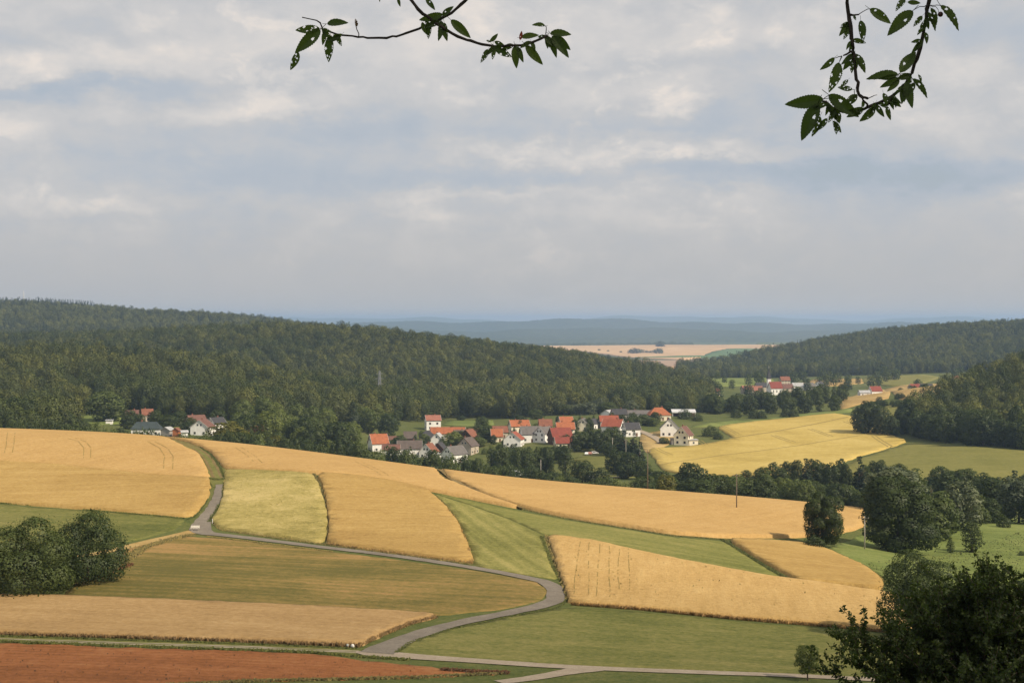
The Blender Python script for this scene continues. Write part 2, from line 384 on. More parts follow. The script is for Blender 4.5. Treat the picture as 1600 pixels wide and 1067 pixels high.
def strip(name, pix, width, mat, lift, label=None, parent=None, lo=150, closed=False, kind='structure', wvar=0.08, sm=2, tex=None):
    """a ribbon laid along the ground: road, track, tramline; width in metres or one per point"""
    P = [hit(p[0], p[1], lo) for p in pix]; Wd = list(width) if isinstance(width, (list, tuple)) else [width] * len(P)
    for _ in range(sm):
        q, w = [P[0]], [Wd[0]]
        for i in range(len(P) - 1):
            q += [P[i].lerp(P[i + 1], .25), P[i].lerp(P[i + 1], .75)]; w += [Wd[i] * .75 + Wd[i + 1] * .25, Wd[i] * .25 + Wd[i + 1] * .75]
        P = q + [P[-1]]; Wd = w + [Wd[-1]]
    Q, WW = [], []
    for i in range(len(P) - 1):
        n = max(1, int((P[i + 1] - P[i]).length / 1.4))
        for k in range(n): Q.append(P[i].lerp(P[i + 1], k / n)); WW.append(Wd[i] + (Wd[i + 1] - Wd[i]) * k / n)
    Q.append(P[-1]); WW.append(Wd[-1]); m = len(Q); V = []; Fc = []
    for i, p in enumerate(Q):
        d = (Q[min(i + 1, m - 1)] - Q[max(i - 1, 0)]); nrm = Vector((-d.y, d.x, 0)).normalized()
        for k in (-1, -0.5, 0, 0.5, 1):
            j = random.uniform(-wvar, wvar) if abs(k) == 1 else 0
            V.append(p + nrm * (WW[i] / 2 * k + j))
    XY = np.array([(a.x, a.y) for a in V]); Z = tz(XY[:, 0], XY[:, 1]) + lift
    Vz = [(a[0], a[1], z) for a, z in zip(XY, Z)]
    for i in range(m - 1):
        for k in range(4): Fc.append((i * 5 + k, i * 5 + k + 1, i * 5 + 6 + k, i * 5 + 5 + k))
    o = link(name, mesh(name, Vz, Fc, True), mat, parent)
    if parent is None: tag(o, label, kind=kind)
    return o
def tufts(name, pix, width, n, h, mat, label, lo=150, base=0.0, lean=0.25, wide=0.16):
    """tall grass along a line: many crossed blades in one object"""
    P = [hit(p[0], p[1], lo) for p in pix]; L = [0]
    for a, b in zip(P, P[1:]): L.append(L[-1] + (b - a).length)
    V = []; Fc = []; tone = []
    us = rng.uniform(0, L[-1], n); xs = []; 
    for u in us:
        k = min(max(int(np.searchsorted(L, u)) - 1, 0), len(P) - 2); f = (u - L[k]) / max(1e-6, L[k + 1] - L[k])
        p = P[k].lerp(P[k + 1], f); d = P[k + 1] - P[k]; nr = Vector((-d.y, d.x, 0)).normalized()
        xs.append(p + nr * (rng.normal(0, 0.33) * width))
    zz = tz(np.array([p.x for p in xs]), np.array([p.y for p in xs])) + base
    for p, z in zip(xs, zz):
        hh = h * rng.uniform(0.45, 1.15); a = rng.uniform(0, math.pi); w = wide * rng.uniform(.6, 1.5)
        dx, dy = math.cos(a) * w, math.sin(a) * w; lx, ly = rng.normal(0, lean, 2) * hh; b = len(V)
        V += [(p.x - dx, p.y - dy, z), (p.x + dx, p.y + dy, z), (p.x + dx * 1.5 + lx, p.y + dy * 1.5 + ly, z + hh * .75), (p.x + lx * 1.3, p.y + ly * 1.3, z + hh), (p.x - dx * 1.4 + lx, p.y - dy * 1.4 + ly, z + hh * .7)]
        Fc += [(b, b + 1, b + 2, b + 4), (b + 4, b + 2, b + 3)] if dx > 0 else [(b + 4, b + 2, b + 1, b), (b + 3, b + 2, b + 4)]; t = rng.uniform(0, 1); tone += [t] * 5
    me = mesh(name, V, Fc, True); N_ = rng.normal(0, .35, (len(V), 3)) + np.array([0, -.15, 1.0]); N_ /= np.linalg.norm(N_, axis=1, keepdims=True); me.normals_split_custom_set_from_vertices(N_.tolist()); at = me.attributes.new('tone', 'FLOAT', 'POINT'); at.data.foreach_set('value', tone)
    return tag(link(name, me, mat), label, 'grass', None, 'stuff')

WH = lambda n, a, k=1.0, **kw: soil(n, [(0.36 * k, 0.205 * k, 0.068 * k), (0.47 * k, 0.275 * k, 0.098 * k), (0.57 * k, 0.36 * k, 0.145 * k)], a, **kw)
m_wheatA = soil('ripe_wheat', [(0.34, 0.208, 0.074), (0.445, 0.282, 0.106), (0.53, 0.355, 0.15)], 62, patch=0.32, streak=0.35, rows=0.04, rowp=3.0)
m_wheatB = soil('ochre_wheat', [(0.275, 0.170, 0.055), (0.375, 0.244, 0.082), (0.46, 0.313, 0.116)], 5, patch=0.5, streak=0.6, rows=0.05, rowp=2.6)
m_wheatC = soil('dull_wheat', [(0.28, 0.175, 0.074), (0.37, 0.238, 0.104), (0.46, 0.31, 0.148)], -8, patch=0.5, streak=0.5, rows=0.05, rowp=2)
m_wheatD = soil('pale_wheat', [(0.34, 0.215, 0.075), (0.455, 0.295, 0.112), (0.54, 0.37, 0.155)], 84, patch=0.35, streak=0.6, rows=0.04, rowp=2.2)
m_wheatE = soil('yellow_barley', [(0.34, 0.25, 0.065), (0.46, 0.34, 0.098), (0.55, 0.425, 0.15)], 12, big=0.012, patch=0.75, streak=0.4, fine=0.5, stretch=9)
m_red = soil('red_earth', [(0.20, 0.080, 0.030), (0.29, 0.115, 0.044), (0.34, 0.165, 0.068)], -8, patch=0.8, streak=0.8, stretch=12, rows=0.12, rowp=1.5)
m_mown = soil('mown_meadow', [(0.120, 0.104, 0.031), (0.205, 0.152, 0.048), (0.32, 0.20, 0.078)], -9, big=0.013, patch=1.3, streak=1.0, stretch=24, rows=0.13, rowp=3.0)
m_green = soil('green_meadow', [(0.080, 0.092, 0.025), (0.148, 0.150, 0.044), (0.24, 0.21, 0.074)], -10, patch=0.55, streak=0.6, stretch=10)
m_striped = soil('cut_meadow', [(0.11, 0.113, 0.03), (0.205, 0.195, 0.058), (0.33, 0.285, 0.10)], 104, patch=0.4, streak=0.8, stretch=30, rows=0.16, rowp=3.2)
m_cutg = soil('strip_meadow', [(0.112, 0.122, 0.03), (0.180, 0.180, 0.052), (0.27, 0.24, 0.08)], -35, patch=0.5, streak=0.8, stretch=24, rows=0.08, rowp=3.0)
m_tall = soil('tall_grass', [(0.22, 0.185, 0.055), (0.35, 0.285, 0.098), (0.47, 0.37, 0.155)], 8, big=0.04, patch=1.0, streak=0.5, stretch=3, bump=0.5)
m_lush = soil('lush_pasture', [(0.095, 0.125, 0.032), (0.158, 0.190, 0.054), (0.24, 0.25, 0.082)], 4, patch=0.6, streak=0.6, stretch=9)
m_olive = soil('olive_field', [(0.125, 0.125, 0.032), (0.185, 0.175, 0.05), (0.25, 0.22, 0.075)], 3, big=0.01, patch=0.5, streak=0.5, stretch=10, fine=0.4)
m_dry = soil('dry_grass', [(0.24, 0.16, 0.06), (0.36, 0.245, 0.095), (0.46, 0.34, 0.15)], 0, patch=0.8)
m_farw = soil('far_stubble', [(0.42, 0.26, 0.13), (0.55, 0.36, 0.19), (0.66, 0.46, 0.25)], 4, big=0.0015, fine=0.01, stretch=10, patch=0.6, streak=0.6)
m_farw2 = soil('far_stubble_brown', [(0.30, 0.19, 0.12), (0.38, 0.25, 0.15), (0.45, 0.32, 0.19)], 4, big=0.0015, fine=0.01, stretch=10)
m_farg = soil('far_green', [(0.08, 0.13, 0.04), (0.11, 0.17, 0.05), (0.15, 0.20, 0.07)], 4, big=0.002, fine=0.01)
m_asph = soil('track_asphalt', [(0.14, 0.12, 0.095), (0.195, 0.168, 0.135), (0.26, 0.225, 0.18)], 0, big=0.15, fine=3.0, patch=0.6, bump=0.05)
m_grav = soil('pale_gravel', [(0.25, 0.20, 0.145), (0.33, 0.27, 0.20), (0.42, 0.35, 0.27)], 0, big=0.2, fine=3.0, bump=0.08)
m_rut = soil('wheel_rut', [(0.12, 0.09, 0.035), (0.19, 0.14, 0.06), (0.26, 0.19, 0.09)], 0, big=0.2, fine=2)
m_tram = soil('tramline_gap', [(0.19, 0.15, 0.045), (0.275, 0.21, 0.07), (0.35, 0.25, 0.095)], 0, big=0.1, fine=1)

fieldG = field('wheat_field', 'pale ripe wheat field on the crest, left of the grass track',
      [(-330,('D',470)),(-150,('D',472)),(0,('D',470)),(200,('D',468)),(236,('D',450)),(285,700),(312,713),(322,730),(326,748),(240,745),(100,730),(0,723),(-330,713)], m_wheatA, 0.75)
fieldF = field('wheat_field', 'ochre wheat field above the strip of green meadow at the left edge',
      [(-330,711),(0,721),(100,728),(240,743),(325,749),(328,760),(322,782),(303,806),(285,809),(170,799),(0,785),(-330,770)], m_wheatB, 0.7)
fieldH = field('wheat_field', 'long wheat band along the crest behind the tall grass field',
      [(248,('D',452)),(320,('D',470)),(400,('D',468)),(600,('D',462)),(672,('D',455)),(690,750),(745,772),(815,796),(740,781),(665,766),(610,754),(560,746),(500,742),(420,737),(352,733),(338,714),(312,698)], m_wheatA, 0.75)
fieldI = field('wheat_field', 'ochre wheat field with a curved right edge beside the striped meadow',
      [(496,742),(560,746),(612,754),(663,766),(690,787),(712,815),(726,845),(738,880),(650,869),(512,850),(516,820),(511,780)], m_wheatB, 0.7)
fieldJ = field('meadow', 'pale green tall grass field between the track and the ochre wheat',
      [(352,735),(420,737),(488,742),(503,770),(511,810),(507,849),(440,840),(345,826),(330,816),(347,785),(352,760)], m_tall, 0.45, rough=0.03)
fieldK = field('wheat_field', 'long pale wheat field with a wooden pole, running down to the valley trees',
      [(690,('D',452)),(800,('D',452)),(1000,('D',455)),(1200,('D',458)),(1345,('D',455)),(1352,822),(1300,836),(1252,840),(1130,841),(1050,835),(900,811),(830,797),(760,775),(700,748)], m_wheatA, 0.75)
fieldL = field('meadow', 'striped green meadow strip narrowing towards the ochre field',
      [(672,768),(740,783),(815,799),(900,815),(1050,839),(1128,845),(1160,864),(1232,909),(1150,897),(1000,867),(900,845),(850,836),(800,812),(740,790)], m_cutg, 0.05)
fieldL2 = field('meadow', 'fan of mown stripes between the curved wheat edge and the road bend',
      [(678,771),(740,791),(800,813),(852,838),(858,870),(872,906),(820,898),(742,885),(730,845),(715,812),(693,785)], m_striped, 0.06)
fieldM = field('wheat_field', 'pale wheat field with dark vertical tramlines, below the striped meadow',
      [(857,839),(930,849),(1050,876),(1200,904),(1300,917),(1385,930),(1420,935),(1420,990),(1300,979),(1150,967),(1000,952),(893,944),(882,915),(870,880)], m_wheatD, 0.7)
fieldN = field('wheat_field', 'small ochre wheat field ending in a point below the round tree',
      [(1137,845),(1200,847),(1252,851),(1290,860),(1350,887),(1378,910),(1376,922),(1300,913),(1246,909)], m_wheatB, 0.7)
fieldD = field('meadow', 'brownish mown meadow inside the bend of the road',
      [(200,852),(290,838),(340,841),(440,852),(600,872),(740,891),(835,908),(858,921),(848,937),(790,951),(690,962),(500,950),(250,940),(90,934),(120,915),(180,885)], m_mown, 0.05)
fieldC = field('wheat_field', 'dull brown wheat strip above the grass track in the foreground',
      [(-330,925),(0,934),(100,936),(250,942),(500,953),(682,964),(640,975),(598,992),(562,1010),(400,1004),(200,997),(0,991),(-330,978)], m_wheatC, 0.65)
fieldE = field('meadow', 'thin green meadow strip behind the dark shrubs on the left',
      [(-330,774),(0,788),(100,796),(240,806),(292,812),(270,828),(205,846),(150,850),(0,848),(-330,840)], m_green, 0.05)
fieldA = field('bare_field', 'bare red earth field at the bottom left corner',
      [(-330,990),(0,1004),(170,1011),(300,1015),(480,1021),(560,1031),(700,1046),(785,1053),(640,1059),(520,1062),(380,1065),(200,1072),(-330,1085)], m_red, 0.06, jit=0.5)
fieldO = field('meadow', 'broad green pasture in the foreground right of the road',
      [(885,949),(1000,956),(1150,971),(1300,983),(1420,994),(1900,1020),(1900,1082),(1600,1067),(1250,1053),(900,1040),(700,1029),(618,1021),(640,1003),(700,983),(800,963)], m_green, 0.05)
field('meadow', 'lush green pasture around the valley trees on the right',
      [(1345,835),(1420,815),(1600,('D',500)),(1850,('D',480)),(1850,960),(1600,960),(1420,928),(1385,905),(1350,884),(1290,856)], m_lush, 0.10)
field('barley_field', 'yellow barley field beyond the valley hedge, right of the white houses',
      [(1012,702),(1090,697),(1150,686),(1120,668),(1200,657),(1300,647),(1335,652),(1380,674),(1418,690),(1380,703),(1340,714),(1270,738),(1200,745),(1100,745),(1035,735)], m_wheatE, 0.8, jit=0.6)
field('meadow', 'olive green field below the dark wood on the right',
      [(1345,716),(1385,704),(1420,694),(1600,706),(1900,700),(1900,770),(1600,765),(1480,755),(1350,745),(1290,742)], m_olive, 0.35, jit=0.6)
field('pasture', 'pasture strip behind the poplar grove below the village',
      [(885,745),(900,728),(895,716),(960,712),(1005,722),(1000,745),(940,750)], m_green, 0.3)
field('pasture', 'small pasture behind the village under the wooded hill', [(690,664),(700,657),(770,657),(772,664),(740,668)], m_lush, 0.5)
field('pasture', 'small sloping meadow with a white box at the forest edge', [(108,646),(140,646),(190,653),(192,662),(150,664),(115,658)], m_lush, 0.5)
field('dry_meadow', 'dry grass plot between the newest houses and the lane', [(1000,679),(1035,673),(1062,682),(1050,692),(1030,702),(1010,708),(1000,690)], m_dry, 0.3)
field('meadow', 'narrow green strip along the top of the barley field', [(1075,668),(1130,658),(1240,648),(1330,638),(1335,644),(1240,653),(1130,666)], m_lush, 0.35)
field('dry_meadow', 'brown dry meadow on the rise above the barley field', [(1378,610),(1420,600),(1475,600),(1492,612),(1455,628),(1400,624)], m_dry, 0.5)
field('stubble_field', 'straw coloured strip left of the brown dry meadow', [(1310,630),(1340,616),(1385,608),(1392,622),(1350,630),(1314,640)], m_dry, 0.5)
field('pasture', 'grassy slope between the round tree and the dark wood', [(1335,660),(1360,640),(1400,632),(1430,636),(1425,655),(1400,672),(1385,678)], m_olive, 0.5)
field('pasture', 'far green pasture at the foot of the right hill', [(1085,594),(1120,588),(1200,590),(1210,598),(1150,604),(1090,602)], m_lush, 0.8)
field('stubble_field', 'far tan field right of the church', [(1250,601),(1275,593),(1345,592),(1352,599),(1300,604)], m_dry, 0.8)
field('pasture', 'far pasture below the right hill with scattered trees', [(1345,598),(1352,590),(1440,586),(1470,590),(1440,600),(1390,604)], m_olive, 0.8)
# far golden plain
field('stubble_field', 'far golden stubble plain between the two wooded hills', [(780,541),(890,539.5),(1000,540),(1120,540),(1300,539),(1300,546),(1190,549),(1130,552),(1090,560),(1070,563),(980,559),(900,549),(800,548)], m_farw, 3, jit=4)
field('stubble_field', 'brown lower strip of the far stubble plain', [(930,560),(1000,564),(1080,564),(1100,562),(1085,570),(1060,577),(1000,577),(950,570)], m_farw2, 3, jit=4)
field('pasture', 'far green field wedge on the golden plain', [(1098,558),(1112,551),(1140,546),(1220,546),(1220,556),(1140,560)], m_farg, 4, jit=4)
for pts, lb in (([(985,560),(1060,557.5),(1130,557),(1125,558.5),(1060,559.5)], 'thin pale green margin across the far golden plain'),):
    field('grass_strip', lb, pts, m_farg, 4.5, jit=2)
for pts, lb in (([(1110,514.5),(1200,512),(1300,513),(1310,518),(1200,517),(1120,517)], 'faint pale fields high on the bluish far hill'),
                ([(1085,526),(1130,525),(1128,528),(1090,528.5)], 'small faint pale field on the lower far hill')):
    field('stubble_field', lb, pts, m_farw, 10, jit=6, lo=9800)

# roads and tracks
road_pts = [(346,757),(343,775),(330,798),(316,815),(311,828),(322,834),(350,836),(440,847),(600,866),(740,887),(820,902),(858,911),(873,925),(866,942),(800,957),(720,972),(655,990),(610,1008),(588,1021)]
road_w = [3.2,3.4,3.4,4.4,6.0,4.6,3.4,3.3,3.3,3.3,3.4,3.8,4.2,4.0,3.6,3.6,4.0,4.6,6.0]
strip('road', road_pts, [w * .75 for w in road_w], m_asph, 0.11, 'narrow grey farm road winding between the fields', wvar=.14)
strip('road', [(556,1019),(588,1021),(630,1025),(750,1033),(900,1043),(1100,1051),(1300,1058),(1600,1072),(1800,1084)], [1.0,4.4,3.0,2.4,2.4,2.4,2.4,2.4,2.4], m_grav, 0.09, 'pale gravel track along the foot of the green pasture')
strip('track', [(780,1066),(830,1060),(880,1051),(925,1044)], [2.0,2.2,2.4,4.0], m_grav, 0.08, 'short gravel spur joining the pale track')
strip('track', [(-330,988),(0,999),(170,1005),(300,1009),(450,1014),(560,1019)], 3.2, m_green, 0.07, 'grass track between the wheat strip and the red earth')
for dy, w in ((-1.2, 0.4), (1.2, 0.5)):
    strip('wheel_rut', [(-330,988 + dy),(0,999 + dy),(170,1005 + dy),(300,1009 + dy),(450,1014 + dy),(560,1019 + dy)], w, m_grav, 0.085, 'pale wheel rut in the grass track', wvar=0.15)
strip('track', [(232,('D',452)),(262,('D',428)),(300,697),(324,714),(334,733),(340,748),(346,760)], [2.5,3,4,5,5,4.5,3.5], m_green, 0.07, 'grassy field track climbing to the crest')
for k in (-1, 1):
    strip('wheel_rut', [(232 + k * 2,('D',450)),(262 + k * 3,('D',427)),(300 + 4 * k,697),(324 + 6 * k,714),(334 + 6 * k,733),(341 + 6 * k,748)], 0.7, m_rut, 0.085, 'brown wheel rut of the track climbing to the crest', wvar=0.15)
strip('track', [(310,829),(270,838),(215,850),(170,862),(120,870)], [3.5,3,2.6,2.4,2.2], m_dry, 0.09, 'dry grass track leading left to the dark shrubs')
strip('track', [(672,('D',448)),(688,('D',425)),(712,757),(745,771),(790,787),(818,797)], [2,2,2,1.6,1.2,1.0], m_rut, 0.5, 'dark headland track between the two wheat fields')
strip('lane', [(995,673),(1010,678),(1028,687),(1036,694)], 5.0, m_grav, 0.6, 'short grey lane to the newest houses')
strip('lane', [(885,749),(930,748),(980,746),(1010,741)], 4.0, m_asph, 0.5, 'valley road glimpsed behind the hedge')

# tramlines: wheel gaps in the standing crop
def trams(par, lines, lift, gap=1.9, w=0.45, mat=None, skip=0.0):
    for ln in lines:
        for k in ((-.5, .5) if gap else (0,)):
            P = [hit(*p) for p in ln]; d = P[-1] - P[0]; nr = Vector((-d.y, d.x, 0)).normalized() * (gap * k)
            V = []; Q = []
            for a, b in zip(P, P[1:]):
                n = max(2, int((b - a).length / 1.5)); Q += [a.lerp(b, i / n) for i in range(n)]
            Q.append(P[-1]); m = len(Q); tr = (Vector((-d.y, d.x, 0))).normalized() * w / 2
            wob = np.cumsum(rng.normal(0, .03, m))
            for q, o in zip(Q, wob):
                c = q + nr + nr.normalized() * float(o) if gap else q + tr.normalized() * float(o)
                V += [c - tr, c + tr]
            zz = tz(np.array([v.x for v in V]), np.array([v.y for v in V])) + lift + 0.05
            me = mesh('tramline', [(v.x, v.y, z) for v, z in zip(V, zz)], [(2 * i, 2 * i + 1, 2 * i + 3, 2 * i + 2) for i in range(m - 1) if random.random() >= skip], True)
            link('tramline', me, mat or m_tram, par)
trams(fieldG, [[(112,689),(128,694),(137,704),(137,720)], [(236,694),(256,705),(264,718),(262,738)], [(18,680),(16,700),(14,712)]], 0.75, w=0.13, skip=.25)
trams(fieldH, [[(372,703),(392,716),(404,728)], [(560,726),(590,740),(600,747)]], 0.75, w=0.12, skip=.3)
trams(fieldM, [[(914,852),(912,880),(909,938)], [(945,856),(944,890),(943,939)], [(975,862),(974,890),(975,930)]], 0.70, gap=1.7, w=0.09, skip=.4)
#trams(fieldI, [[(580,752),(590,790),(594,850)], [(640,764),(668,800),(684,850)]], 0.70, w=0.25)
bar = FIELDS['yellow barley field beyond the valley hedge, right of the white houses']
trams(bar, [[(1140,687),(1200,678),(1260,667),(1330,652)]], 0.8, gap=0, w=1.8)
trams(bar, [[(1030,728),(1130,713),(1250,698),(1345,682)]], 0.8, gap=0, w=1.2)
trams(bar, [[(1128,667),(1140,673),(1153,680)], [(1265,672),(1280,677),(1298,684)], [(1208,682),(1224,688),(1240,693)], [(1025,702),(1036,708),(1048,713)], [(1092,690),(1104,697)], [(1320,660),(1345,670)], [(1365,683),(1378,692),(1392,700)]], 0.8, gap=2.4, w=0.7)

# ------------------------------------------------------------------ trees
m_bark = plain('bark', (0.085, 0.066, 0.048), 0.95, 0.05, 0.35, 2.0)
m_leaf = leafmat('foliage', (0.070, 0.094, 0.028))
m_leaf_dark = leafmat('dark_foliage', (0.053, 0.073, 0.022), 0.22)
m_leaf_light = leafmat('light_foliage', (0.120, 0.148, 0.040), 0.3)
m_leaf_yellow = leafmat('yellow_foliage', (0.128, 0.125, 0.024), 0.3)
m_leaf_silver = leafmat('silver_foliage', (0.115, 0.135, 0.072), 0.2)
m_leaf_wood = leafmat('woodland_foliage', (0.094, 0.108, 0.033), 0.12, 0.34, .3)
m_needle = leafmat('needles', (0.024, 0.040, 0.017), 0.08, 0.15)

def lobes_for(kind, H, W, g):
    L = []
    if kind == 'round':
        zc, rz, rx = H * 0.50, H * 0.46, W * 0.5
        n = 19
        for i in range(n):
            t = (i + .5) / n; ph = i * 2.399 + g.uniform(-.4, .4); cz = 1 - 2 * t; rr = math.sqrt(max(0, 1 - abs(cz) ** (2 if cz > 0 else 4))) * g.uniform(.58, .80)
            L.append((rx * rr * math.cos(ph), rx * rr * math.sin(ph), zc + rz * cz * .74, W * g.uniform(.15, .225)))
        L.append((0, 0, zc, W * .30))
    elif kind == 'dome':
        for i in range(11):
            t = (i + .5) / 11; ph = i * 2.399 + g.uniform(-.4, .4); cz = 1 - 1.5 * t; rr = math.sqrt(max(0, 1 - cz * cz)) * g.uniform(.55, .72)
            L.append((W * .5 * rr * math.cos(ph), W * .5 * rr * math.sin(ph), H * (.56 + .30 * cz), W * g.uniform(.19, .29)))
        L.append((0, 0, H * .6, W * .33))
    elif kind == 'tall':
        n = 14
        for i in range(n):
            t = i / (n - 1); z = H * (0.14 + .78 * t); e = math.sin(math.pi * (0.16 + .78 * t)) ** .8; ph = i * 2.399
            L.append((W * .24 * e * math.cos(ph) * g.uniform(.6, 1.2), W * .24 * e * math.sin(ph) * g.uniform(.6, 1.2), z, W * (.12 + .17 * e)))
    elif kind == 'shrub':
        n = 16
        for i in range(n):
            ph = i * 2.399; rr = math.sqrt((i + .5) / n) * W * .36; z = H * (.66 * (1 - (rr / (W * .5)) ** 2) + g.uniform(-.14, .14))
            L.append((rr * math.cos(ph), rr * math.sin(ph), max(H * .2, z), W * g.uniform(.13, .19)))
        for i in range(9):
            ph = i * .7; L.append((W * .33 * math.cos(ph), W * .33 * math.sin(ph), H * .2, W * .15))
    elif kind == 'cone':
        n = 12
        for i in range(n):
            t = i / (n - 1); z = H * (.1 + .86 * t); r = W * .42 * (1 - t) ** .85
            for k in range(max(1, int(5 * (1 - t)))):
                ph = k * 6.28 / max(1, int(5 * (1 - t))) + i; L.append((r * .62 * math.cos(ph), r * .62 * math.sin(ph), z, max(.75, r * .48)))
    return np.array(L)
CN = [None]
def crown_arrays(kind, H, W, n, size, seed, rn=.55, low=None):
    g = np.random.default_rng(seed); L = lobes_for(kind, H, W, g)
    L[:, :3] += g.normal(0, .02 * W, (len(L), 3))
    pr = L[:, 3] ** 2; pr /= pr.sum(); m = int(n * 1.9)
    k = g.choice(len(L), m, p=pr); d = g.normal(size=(m, 3)); d /= np.linalg.norm(d, axis=1, keepdims=True)
    d[:, 2] = np.where((d[:, 2] < -.7) & (L[k, 2] > H * .3), -d[:, 2], d[:, 2])
    rad = L[k, 3] * (1 - .38 * g.random(m) ** 2.2); rad *= 1 + (.28 if kind not in ('cone', 'shrub') else .1 if kind == 'cone' else .55) * (g.random(m) < (.12 if kind != 'shrub' else .2)) * g.random(m)
    sq = 0.85 if kind != 'cone' else 0.8
    p = L[k, :3] + d * rad[:, None] * np.array([1, 1, sq])
    keep = np.ones(m, bool)
    for j in range(len(L)):
        q = (p - L[j, :3]) / np.array([1, 1, sq]); keep &= (np.linalg.norm(q, axis=1) > L[j, 3] * .62) | (k == j)
    keep &= p[:, 2] > 0.02 * H
    p, d, k = p[keep][:n], d[keep][:n], k[keep][:n]; m = len(p)
    if low is not None: z0, z1 = np.percentile(p[:, 2], .5), np.percentile(p[:, 2], 99.8); p[:, 2] = np.minimum((p[:, 2] - z0) / (z1 - z0), 1.0) * (1 - low) * H + low * H
    nv = d * np.array([1, 1, 1.0]) + np.array([0, 0, .35]) + g.normal(0, .40, (m, 3)); nv /= np.linalg.norm(nv, axis=1, keepdims=True)
    r = g.normal(size=(m, 3)); u = np.cross(nv, r); u /= np.linalg.norm(u, axis=1, keepdims=True); w = np.cross(nv, u)
    s = (size * g.uniform(.55, 1.25, m))[:, None]; a = g.uniform(.55, 1.0, (m, 1))
    V = np.stack([p - u * s * .7, p - w * s * .5 * a + nv * s * .12, p + u * s * .7, p + w * s * .5 * a + nv * s * .12], 1).reshape(-1, 3)
    F_ = np.arange(m * 4).reshape(-1, 4); tl = g.random(len(L))
    cen = np.array([0, 0, H * .42]); oc = (p - cen) / np.array([W, W, H]); oc /= np.linalg.norm(oc, axis=1, keepdims=True) + 1e-9
    sn = d * .75 + oc * .35 + nv * rn; sn /= np.linalg.norm(sn, axis=1, keepdims=True); CN[0] = np.repeat(sn, 4, 0)
    tone = np.clip(.45 * tl[k] + .55 * g.random(m), 0, 1)
    return V, F_, np.repeat(tone, 4)
def raw_mesh(name, V, F_, tone):
    me = bpy.data.meshes.new(name); n = F_.shape[1]
    me.vertices.add(len(V)); me.vertices.foreach_set('co', V.ravel()); me.loops.add(F_.size); me.loops.foreach_set('vertex_index', F_.ravel().astype(np.int32))
    me.polygons.add(len(F_)); me.polygons.foreach_set('loop_start', np.arange(0, F_.size, n)); me.polygons.foreach_set('loop_total', np.full(len(F_), n))
    me.update(calc_edges=True); a = me.attributes.new('tone', 'FLOAT', 'POINT'); a.data.foreach_set('value', tone.astype(np.float32))
    return me
def shade(me):
    me.polygons.foreach_set('use_smooth', np.ones(len(me.polygons), bool)); me.normals_split_custom_set_from_vertices(CN[0].tolist())
def trunk_mb(H, r, seed, spread=.25, lo=.12):
    g = random.Random(seed); b = MB(); top = Vector((g.uniform(-.03, .03) * H, g.uniform(-.03, .03) * H, H * .78))
    b.tube([(0, 0, -.6), (0, 0, .1), (0.01 * H, 0, H * .25), top * .6 + Vector((0, 0, .02)), top], [r * 1.5, r * 1.15, r * .85, r * .5, r * .12], 7)
    for i in range(7):
        z = H * g.uniform(lo + .08, .55); a = i * 2.4; e = Vector((math.cos(a), math.sin(a), 0)) * H * spread * g.uniform(.7, 1.2)
        b.tube([(0, 0, z), e * .5 + Vector((0, 0, z + H * .10)), e + Vector((0, 0, z + H * .2))], [r * .45, r * .28, r * .08], 5)
    return b
PROTO = {}
def proto(key, kind, H, W, n, size, mat, seeds, low=.03):
    PROTO[key] = []
    for s in seeds:
        V, F_, t = crown_arrays(kind, H, W, n, size, s, .45, low); me = raw_mesh('crown', V, F_, t); shade(me); me.materials.append(mat)
        tb = trunk_mb(H, H * (.022 if kind != 'shrub' else .012), s, .25 if kind in ('round', 'shrub') else .12); tm = mesh('trunk', tb.V, tb.F, True); tm.materials.append(m_bark)
        PROTO[key].append((me, tm, H, W))
for nm, mt in (('', m_leaf), ('_dark', m_leaf_dark), ('_light', m_leaf_light), ('_yellow', m_leaf_yellow), ('_silver', m_leaf_silver)):
    proto('round' + nm, 'round', 14, 12, 3600, .66, mt, (11, 12, 13))
    proto('shrub' + nm, 'shrub', 6, 8, 1500, .45, mt, (31, 32))
proto('tall', 'tall', 16, 8, 2200, .55, m_leaf, (21, 22)); proto('tall_dark', 'tall', 16, 8, 2200, .55, m_leaf_dark, (23, 24))
proto('cone', 'cone', 16, 7, 1900, .55, m_needle, (41, 42))
proto('fine_round', 'round', 14, 12, 24000, .34, m_leaf_dark, (51, 52, 53))
proto('fine_shrub', 'shrub', 9, 11, 17000, .22, m_leaf, (61, 62))
proto('fine_tree', 'round', 14, 11, 22000, .23, m_leaf, (71,)); proto('sapling', 'round', 6, 4.4, 9000, .16, m_leaf_light, (75,), .22)
proto('far_round', 'round', 14, 12, 500, 1.35, m_leaf, (81, 82))
NOBUILD = []                                     # places trees keep clear of: x, y, radius
def tree(key, loc, H, W=None, label='', cat='tree', group=None, name=None, rz=None, var=None):
    pr = PROTO[key]; cm, tm, H0, W0 = pr[random.randrange(len(pr)) if var is None else var % len(pr)]
    nm = name or ('shrub' if 'shrub' in key or cat == 'bush' else 'conifer_tree' if 'cone' in key else 'willow_tree' if 'silver' in key else 'upright_tree' if 'tall' in key else 'broadleaf_tree')
    o = empty(nm, (loc[0], loc[1], loc[2] - .1), random.uniform(0, 6.28) if rz is None else rz)
    sz = H / H0; sx = (W / W0) if W else sz * random.uniform(.88, 1.1); o.scale = (sx, sx, sz)
    c = link('crown', cm, None, o); t = link('trunk', tm, None, o)
    return tag(o, label, cat, group)
def treepx(key, px, base, top, wpx, label, group=None, cat='tree', lo=150, name=None, var=None):
    p = hit(px, base, lo); D = p.y; H = (500 - top) / FP * D - p.z
    return tree(key, p, max(wpx * D / FP * .6, H), wpx * D / FP, label, cat, group, name, var=var)

